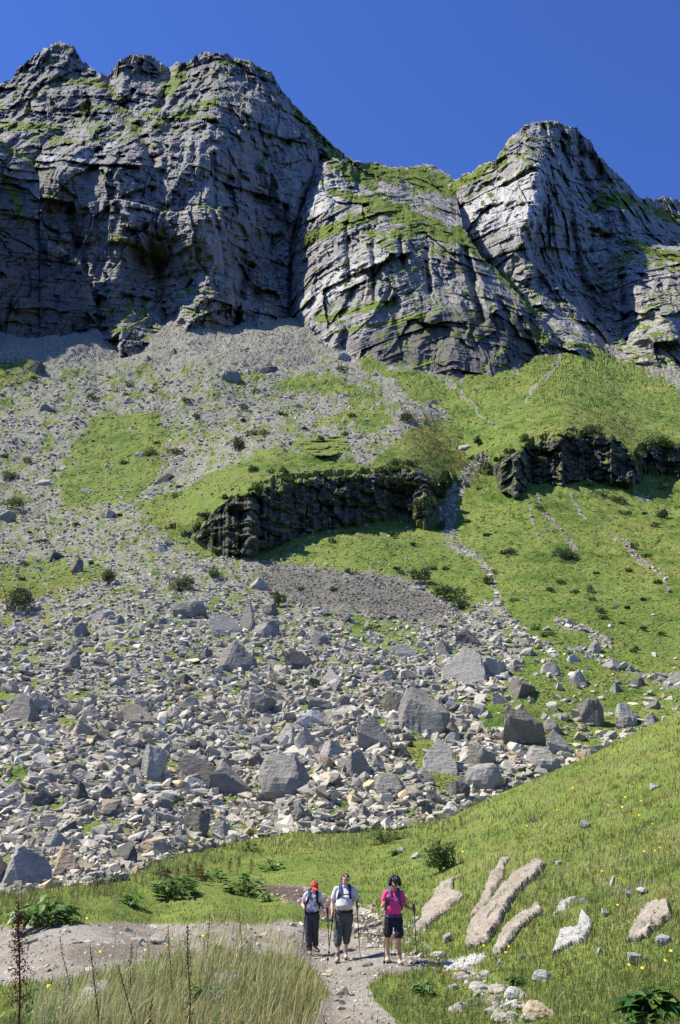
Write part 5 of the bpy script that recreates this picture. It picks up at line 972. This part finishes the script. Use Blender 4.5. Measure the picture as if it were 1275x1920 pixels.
def head(c, r, turn, nod, root, skin, tone_eye):
    """skull, jaw, nose, ears and neck joint in head space, turned and nodded"""
    M = np.array((Euler((R(nod), 0, 0)).to_matrix())); M = np.array(Matrix.Rotation(R(turn), 3, 'Z'))@M; c = np.array(c)
    def T(part): return part[0]@M.T+c, part[1]
    s = r/.105
    P = [T(ell((0, .012*s, .018*s), (.078*s, .096*s, .098*s))), T(ell((0, -.020*s, -.050*s), (.058*s, .066*s, .066*s))), T(ell((0, -.052*s, -.088*s), (.030*s, .030*s, .026*s))), T(ell((0, -.094*s, -.018*s), (.012*s, .020*s, .028*s), (20, 0, 0))), T(ell((0, -.100*s, -.034*s), (.017*s, .016*s, .012*s))),
         T(ell((.080*s, .008*s, -.012*s), (.010*s, .018*s, .030*s))), T(ell((-.080*s, .008*s, -.012*s), (.010*s, .018*s, .030*s))), T(ell((0, -.084*s, .020*s), (.055*s, .014*s, .010*s))), T(ell((0, -.080*s, -.062*s), (.026*s, .012*s, .009*s))), T(ell((.034*s, -.068*s, -.025*s), (.024*s, .022*s, .022*s))), T(ell((-.034*s, -.068*s, -.025*s), (.024*s, .022*s, .022*s)))]
    def features():
        for sx in (-1, 1):
            V, F = T(ell((sx*.032*s, -.083*s, .000), (.014*s, .009*s, .008*s))); mesh('eye', V, [F], tone_eye, parent=root, smooth=True)
            V, F = T(ell((sx*.033*s, -.093*s, .022*s), (.020*s, .006*s, .004*s))); mesh('eyebrow', V, [F], M_HAIRG, parent=root, smooth=True)
        V, F = T(ell((0, -.089*s, -.060*s), (.024*s, .007*s, .005*s))); mesh('mouth', V, [F], M_LIP, parent=root, smooth=True)
    return P, T, features, s
M_LIP = sk('lips', (.35, .10, .08)); M_EYE = sk('dark_eye', (.03, .02, .015), .2)
def pole(hand_p, tip, label, grip=.13, col=M_METAL):
    """telescopic pole: grip up at the hand, shaft in two diameters, basket, tip"""
    a, b = np.array(hand_p, float), np.array(tip, float); d = b-a; L = np.linalg.norm(d); d /= L; root = empty('trekking_pole', b); tag(root, label, 'trekking pole', None); o = -b
    V, F = merge([tube([a+o+d*.05, a+o+d*L*.62], [.0095, .0095], 8)]); mesh('upper_shaft', V, [F], M_BLACK, parent=root, smooth=True)
    V, F = merge([tube([a+o+d*L*.62, a+o+d*(L-.03)], [.0078, .0065], 8)]); mesh('lower_shaft', V, [F], col, parent=root, smooth=True)
    V, F = merge([capsule(a+o-d*.075, a+o+d*.09, .019, .015), ell(a+o-d*.085, (.024, .022, .016))]); mesh('grip', V, [F], M_BLACK, parent=root, smooth=True)
    V, F = merge([capsule(b+o-d*.075, b+o-d*.068, .028, .026), capsule(b+o-d*.05, b+o, .0055, .003)]); mesh('basket', V, [F], M_BLACK, parent=root, smooth=True)
    V, F = tube([a+o-d*.07, a+o-d*.04+np.array([.03, .02, -.05]), a+o+np.array([.035, .02, -.12]), a+o+np.array([.01, 0, -.13]), a+o-d*.03], .004, 5); mesh('wrist_strap', V, [F], M_BLACK, parent=root)
def strap(pts, w, t, name, mat, parent):
    """flat webbing following the shirt"""
    pts = np.array(pts, float); q = [];
    for k in range(4*(len(pts)-1)+1):
        u = k/4; i = min(int(u), len(pts)-2); f = u-i; p0 = pts[max(i-1, 0)]; p1 = pts[i]; p2 = pts[i+1]; p3 = pts[min(i+2, len(pts)-1)]
        q.append(.5*((2*p1)+(-p0+p2)*f+(2*p0-5*p1+4*p2-p3)*f*f+(-p0+3*p1-3*p2+p3)*f**3))
    q = np.array(q); T = np.gradient(q, axis=0); T /= np.linalg.norm(T, axis=1)[:, None]; c = q.mean(0)*[1, 1, 0]; out = q-np.array([0, .02, 0])*0; Nn = q-np.array([0, .01, 1.0])*0
    Nn = q.copy(); Nn[:, 0] *= .5; Nn[:, 1] -= .02; Nn[:, 2] = np.clip(q[:, 2]-q[:, 2].max()+.04, 0, 1)*3; Nn /= np.linalg.norm(Nn, axis=1)[:, None]+1e-9; S = np.cross(T, Nn); S /= np.linalg.norm(S, axis=1)[:, None]; Nn = np.cross(S, T)
    V = np.stack([q-S*w/2, q-S*w/2+Nn*t, q+S*w/2+Nn*t, q+S*w/2], 1).reshape(-1, 3); i = np.arange(len(q)-1)[:, None]*4; j = np.arange(4)[None]; F = np.stack([i+j, i+(j+1) % 4, i+4+(j+1) % 4, i+4+j], -1).reshape(-1, 4)
    e = len(q)*4-4; F = np.concatenate([F, [[0, 1, 2, 3], [e+3, e+2, e+1, e]]]); return mesh(name, V, [F], mat, parent=parent)
def person(px, py, label, J, cloth):
    """J: joints in metres (x right, y away from the camera, z up) from the foot point"""
    base = near_pt(np.array([float(px)]), np.array([float(py)]))[0]; root = empty('person', base); tag(root, label, 'person', 'three hikers walking towards the camera'); skin = cloth['skin']
    g = cloth['g']                                                   # girth factor
    P = []; hP, HT, feat, hs = head(J['head'], cloth['hr'], cloth['turn'], cloth['nod'], root, skin, M_EYE); P += hP
    nk = np.array(J['neck']); hd = np.array(J['head']); P += [capsule(nk-[0, -.01, .04], hd-[0, -.01, .05], .056*g, .052*g)]
    hip = np.array(J['hip']); cx = (hip+nk)/2
    ch = cloth['chest']; be = cloth['belly']; sw = cloth['sh']
    tor = lambda k, lo: loft([((hip+[0, .0, lo]), ch*.86+k, .095*g+k), (hip+[0, -.005, .06], ch*.92+k, .105*g+k), (hip*.65+nk*.35+[0, -be*.45, -.02], ch*.90+k+be*.2, .100*g+k+be*.55), (hip*.38+nk*.62+[0, -.02-be*.15, 0], ch*1.0+k, .108*g+k+be*.2), (hip*.18+nk*.82+[0, -.005, 0], sw*.93+k, .095*g+k), (nk+[0, .01, -.045], sw*.78+k, .075*g+k), (nk+[0, .01, -.012], sw*.42+k, .058*g+k), (nk+[0, .0, .018], .062+k*.8, .058+k*.8)])
    P += [tor(-.012, -.04)]
    for s, a in ((-1, 'L'), (1, 'R')):
        sh, el_, wr, kn = [np.array(J[q+a]) for q in ('sh', 'el', 'wr', 'hand')]
        P += [capsule(sh, el_, .047*g, .037*g), capsule(el_, el_*.6+wr*.4, .039*g, .037*g), capsule(el_*.6+wr*.4, wr, .037*g, .025*g)]; P += hand(wr, kn, -s)
        hp = hip+[s*.095, 0, -.04]; k_, an_, to = [np.array(J[q+a]) for q in ('kn', 'an', 'toe')]
        P += [capsule(hp, k_, .080*g, .054*g), capsule(k_, k_*.65+an_*.35+[0, .012, 0], .052*g, .056*g), capsule(k_*.65+an_*.35+[0, .012, 0], an_, .052*g, .030*g), capsule(an_-[0, 0, .0], an_*.6+to*.4, .026, .022)]
    fuse('body', P, skin, root, .0075, 2); feat()
    # shirt
    S = [tor(.008, -.06)]
    for s, a in ((-1, 'L'), (1, 'R')):
        sh, el_ = np.array(J['sh'+a]), np.array(J['el'+a]); e = sh+(el_-sh)*cloth['sleeve']; S += [capsule(sh-[s*.01, 0, .0], sh*.4+e*.6, .064*g, .062*g), capsule(sh*.5+e*.5, e, .062*g, .064*g)]
        S += [capsule(nk+[s*.05, .01, -.02], sh+[0, 0, .0], .045, .058*g)]
    fuse('shirt', S, cloth['shirt'], root, .009, 3, .010, 11)
    # trousers
    T_ = [loft([(hip+[0, 0, .075], ch*.92+.012, .112*g), (hip+[0, 0, .02], ch*.98+.015, .118*g), (hip+[0, 0, -.05], ch*1.02+.012, .118*g), (hip+[0, 0, -.13], ch*.85, .10*g)])]
    ends = []
    for s, a in ((-1, 'L'), (1, 'R')):
        hp = hip+[s*.09, 0, -.05]; k_, an_ = np.array(J['kn'+a]), np.array(J['an'+a]); b = cloth['bag']
        if cloth['leg'] <= 1: T_ += [capsule(hp, hp+(k_-hp)*cloth['leg'], .092*g+b, .074*g+b)]; ends.append(hp+(k_-hp)*cloth['leg'])
        else:
            e = k_+(an_-k_)*(cloth['leg']-1); T_ += [capsule(hp, k_, .092*g+b, .070*g+b), capsule(k_, e, .070*g+b, .060*g+b)]; ends.append(e)
        if cloth.get('pocket'): m_ = hp*.25+k_*.75; T_ += [ell(m_+[s*.075, 0, .02], (.028, .06, .085))]
    fuse(cloth['lname'], T_, cloth['trouser'], root, .009, 2, .014, 9)
    for s, a in ((-1, 'L'), (1, 'R')):
        an_, to = np.array(J['an'+a]), np.array(J['toe'+a]); d = to-an_; d[2] = 0; d /= np.linalg.norm(d)+1e-9; fl = np.array([an_[0], an_[1], to[2]])
        bt = fuse('boot', [capsule(an_+[0, 0, .03], an_-[0, 0, .02], .050, .048), capsule(fl+[0, 0, .0]-d*.045, fl+d*.07, .046, .045), capsule(fl+d*.05+[0, 0, -.004], fl+d*.15+[0, 0, -.012], .045, .038)], cloth['boot'], root, .008, 2)
        V, F = merge([capsule(fl-d*.05-[0, 0, .036], fl+d*.16-[0, 0, .036], .046, .040, (1, .25)) if abs(d[1]) > abs(d[0]) else capsule(fl-d*.05-[0, 0, .036], fl+d*.16-[0, 0, .036], .046, .040, (1, .25))]); so_ = mesh('sole', V, [F], M_BLACK, parent=bt, smooth=True)
        V, F = merge([capsule(an_+[0, 0, .035], an_+[0, 0, .075], .046*g, .046*g)]); mesh('sock', V, [F], cloth['sock'], parent=root, smooth=True)
    # hair
    r = np.random.default_rng(int(px)); HP = []
    if cloth['hair'] == 'curly':
        for i in range(150):
            v = r.normal(size=3); v /= np.linalg.norm(v)
            if v[2] < -.25 or (v[1] < -.35 and v[2] < .38): continue
            HP.append(HT(ell(v*np.array([.112, .122, .120])*hs+np.array([0, .016, .026])*hs, np.array([.032, .032, .032])*hs*r.uniform(.6, 1.3))))
    else:
        for i in range(190):
            v = r.normal(size=3); v /= np.linalg.norm(v)
            if v[2] < -.35 or (v[1] < -.30 and v[2] < .62): continue
            HP.append(HT(ell(v*np.array([.076, .094, .098])*hs+np.array([0, .014, .020])*hs, np.array([.020, .020, .014])*hs*r.uniform(.7, 1.2))))
    fuse('hair', HP, cloth['hmat'], root, .006, 1)
    # rucksack, worn
    bag = empty('backpack', base); tag(bag, cloth['baglabel'], 'backpack', None); bm_ = cloth['bagmat']; mid = hip*.35+nk*.65
    fuse('pack_body', [loft([(mid+[0, .20, -.27], .12, .07), (mid+[0, .21, -.2], .145, .095), (mid+[0, .215, .0], .15, .10), (mid+[0, .205, .14], .135, .085), (mid+[0, .20, .19], .10, .06)]), ell(mid+[0, .31, -.06], (.10, .05, .14)), ell(mid+[0, .20, .20], (.115, .08, .05))], bm_, bag, .012, 3, .008, 10)
    fr = lambda z: -(.112*g+be*.45*max(0, 1-abs(z-.35)/.45)+.030)
    for s in (-1, 1):
        sx = sw*.52
        pts = [mid+[s*.07, .12, .12], nk+[s*sx*.95, .05, .028], nk+[s*sx, -.045, .012], nk+[s*sx*1.02, -.098*g-.012, -.07], hip*.25+nk*.75+[s*sx*1.12, -.115*g-.022-be*.15, 0], hip*.45+nk*.55+[s*(ch*.82), -.085*g-.02-be*.2, 0], hip*.6+nk*.4+[s*(ch+.022), -.005, 0], mid+[s*.13, .13, -.2]]
        strap(pts, .058, .018, 'shoulder_strap', bm_, bag)
    zc = hip*.27+nk*.73; sx = sw*.55; strap([zc+[-sx, -.128*g-be*.15-.024, 0], zc+[0, -.135*g-be*.15-.026, .004], zc+[sx, -.128*g-be*.15-.024, 0]], .022, .007, 'chest_strap', cloth.get('cs', M_BLACK), bag)
    zb = hip+[0, 0, .055]; bt = []
    for a in np.linspace(-math.pi*.5-2.3, -math.pi*.5+2.3, 13): bt.append(zb+[math.cos(a)*(ch*.94+.026), math.sin(a)*(.118*g+.014)-be*.10, -.02*math.cos(a+math.pi/2)])
    strap(bt, .045, .012, 'hip_belt', cloth.get('belt', bm_), bag)
    V, F = ell(zb+[0, -.118*g-.034-be*.1, 0], (.026, .009, .020)); mesh('buckle', V, [F], M_BLACK, parent=bag, smooth=True)
    return root, base, HT, hs
kw = dict
# man in the middle
MANSHIRT = sk('light_grey_shirt', (.58, .57, .52), .85, .08); MANTR = sk('grey_green_trousers', (.085, .095, .085), .85, .2)
man, mb, HT, hs = person(645, 1802, 'man in a light grey T-shirt and grey-green trousers, middle hiker',
  dict(head=(.035, -.03, 1.60), neck=(.02, 0, 1.46), hip=(.0, 0, .93), shL=(-.17, .01, 1.40), shR=(.20, .01, 1.40), elL=(-.25, .02, 1.12), elR=(.30, .03, 1.15), wrL=(-.25, -.10, .92), wrR=(.285, -.22, 1.10), handL=(-.245, -.16, .83), handR=(.275, -.34, 1.09),
       knL=(-.13, -.10, .50), knR=(.06, .02, .50), anL=(-.135, -.16, .10), anR=(.035, .22, .15), toeL=(-.16, -.30, .05), toeR=(.04, .12, .06)),
  kw(skin=M_SKIN, g=1.06, hr=.108, turn=8, nod=4, chest=.165, belly=.15, sh=.195, sleeve=.62, shirt=MANSHIRT, trouser=MANTR, leg=1.34, bag=.018, lname='trousers', pocket=True, boot=sk('beige_boot', (.40, .33, .25)), sock=sk('grey_sock', (.22, .2, .18)), hair='short', hmat=M_HAIRG, bagmat=M_NAVY, belt=M_BLACK, baglabel='navy backpack with black belt worn by the man in grey'))
sg = [HT(ell((sx*.034*hs, -.078*hs, .085*hs), (.030*hs, .012*hs, .018*hs), (-35, 0, 0))) for sx in (-1, 1)]+[HT(capsule((sx*.06*hs, -.07*hs, .085*hs), (sx*.085*hs, .03*hs, .05*hs), .004, .004)) for sx in (-1, 1)]
V, F = merge(sg); mesh('sunglasses', V, [F], sk('dark_lens', (.02, .02, .025), .08), parent=man, smooth=True)
pole(mb+[-.245, -.22, .87], mb+[-.35, -.30, .0], 'pole in the lowered right hand of the man in grey, pointing down to the left'); pole(mb+[.275, -.345, 1.10], mb+[.35, -.22, -.02], 'long pole held by the man in grey at chest height, right of his legs')
# woman in pink, right
PINK = sk('bright_pink_shirt', (.85, .06, .24), .8, .08); DKS = sk('black_shorts', (.022, .022, .032), .85, .25)
w2, wb, HT, hs = person(739, 1806, 'woman with curly black hair, bright pink T-shirt and black shorts',
  dict(head=(.035, -.06, 1.475), neck=(.02, 0, 1.345), hip=(.005, 0, .84), shL=(-.145, .01, 1.295), shR=(.175, .01, 1.29), elL=(-.215, .03, 1.05), elR=(.25, .02, 1.06), wrL=(-.185, -.17, 1.10), wrR=(.335, -.14, 1.02), handL=(-.165, -.28, 1.13), handR=(.42, -.22, 1.00),
       knL=(-.115, -.03, .50), knR=(.095, -.10, .49), anL=(-.12, .16, .14), anR=(.10, -.10, .11), toeL=(-.13, .04, .06), toeR=(.11, -.24, .05)),
  kw(skin=M_SKIN2, g=.94, hr=.100, turn=5, nod=22, chest=.150, belly=.05, sh=.172, sleeve=.58, shirt=PINK, trouser=DKS, leg=.84, bag=.012, lname='shorts', pocket=True, boot=sk('pale_hiking_shoe', (.38, .35, .27)), sock=sk('olive_sock', (.22, .22, .08)), hair='curly', hmat=M_HAIRB, bagmat=M_PURP, cs=M_PURP, belt=M_PURP, baglabel='purple-grey backpack worn by the woman in pink'))
pole(wb+[-.155, -.335, 1.16], wb+[-.215, -.30, .0], 'pole planted straight down in front of the right side of the woman in pink'); pole(wb+[.40, -.275, 1.03], wb+[.45, -.22, -.01], 'pole held out by the woman in pink, rightmost of all poles')
# woman with the red cap, left
def tee_mat():
    k = NT('patterned_white_shirt'); n = k.noise(k.objc(), 11, 4, .6, .8); c = k.mix(k.ramp(n, [(.46, 0.0), (.54, 1.0)]), (.72, .72, .76), (.30, .30, .40)); return k.done(c, .85)
GTR = sk('dark_grey_trousers', (.060, .058, .060), .85, .35)
w1, b1, HT, hs = person(584, 1789, 'woman in a red cap, white patterned T-shirt and long dark trousers',
  dict(head=(.062, -.08, 1.445), neck=(.03, 0, 1.325), hip=(.0, 0, .84), shL=(-.125, .01, 1.275), shR=(.165, .01, 1.27), elL=(-.225, .02, 1.05), elR=(.225, .02, 1.05), wrL=(-.17, -.16, 1.0), wrR=(.305, -.17, .95), handL=(-.13, -.27, .97), handR=(.365, -.26, .91),
       knL=(-.075, -.06, .45), knR=(.075, -.02, .47), anL=(-.045, -.10, .10), anR=(.085, .22, .16), toeL=(-.03, -.24, .045), toeR=(.14, .12, .07)),
  kw(skin=M_SKIN, g=.93, hr=.100, turn=14, nod=24, chest=.148, belly=.05, sh=.165, sleeve=.45, shirt=tee_mat(), trouser=GTR, leg=1.9, bag=.014, lname='trousers', boot=sk('grey_hiking_boot', (.20, .19, .17)), sock=M_BLACK, hair='short', hmat=M_HAIRG, bagmat=M_BLACK, baglabel='black backpack worn by the woman in the red cap'))
M_CAP = sk('red_cap_cloth', (.72, .06, .07), .8, .1); V, F = ell((0, .012*hs, .040*hs), (.093*hs, .112*hs, .088*hs)); k = V[:, 2] > .010; V = V.copy(); V[:, 2] = np.maximum(V[:, 2], .018*hs); V, F = HT((V, F)); cap = mesh('cap', V, [F], M_CAP, parent=w1, smooth=True)
nb_ = 14; rows = []
for t in (0, .5, 1.0):
    for a in np.linspace(-1.15, 1.15, nb_): rows.append((math.sin(a)*(.088+.004*t)*hs, -(math.cos(a)*.104+t*.078*math.cos(a*.8))*hs, (.022-.022*t*t+.012*math.cos(a*1.3))*hs))
rows = np.array(rows); V = np.concatenate([rows, rows-[0, 0, .006]]); f = gridfaces(3, nb_); m_ = len(rows); edge = [[i, i+1, i+1+m_, i+m_] for i in range(2*nb_, 3*nb_-1)]; V, F = HT((V, np.concatenate([f, f+m_, edge]))); mesh('brim', V, [F], M_CAP, parent=cap, smooth=False)
pole(b1+[-.13, -.325, .985], b1+[-.215, -.28, .0], 'thin pole held low by the woman in the red cap, leftmost of all poles'); pole(b1+[.37, -.315, .93], b1+[.41, -.25, .0], 'pole held out by the woman in the red cap, next to the man')
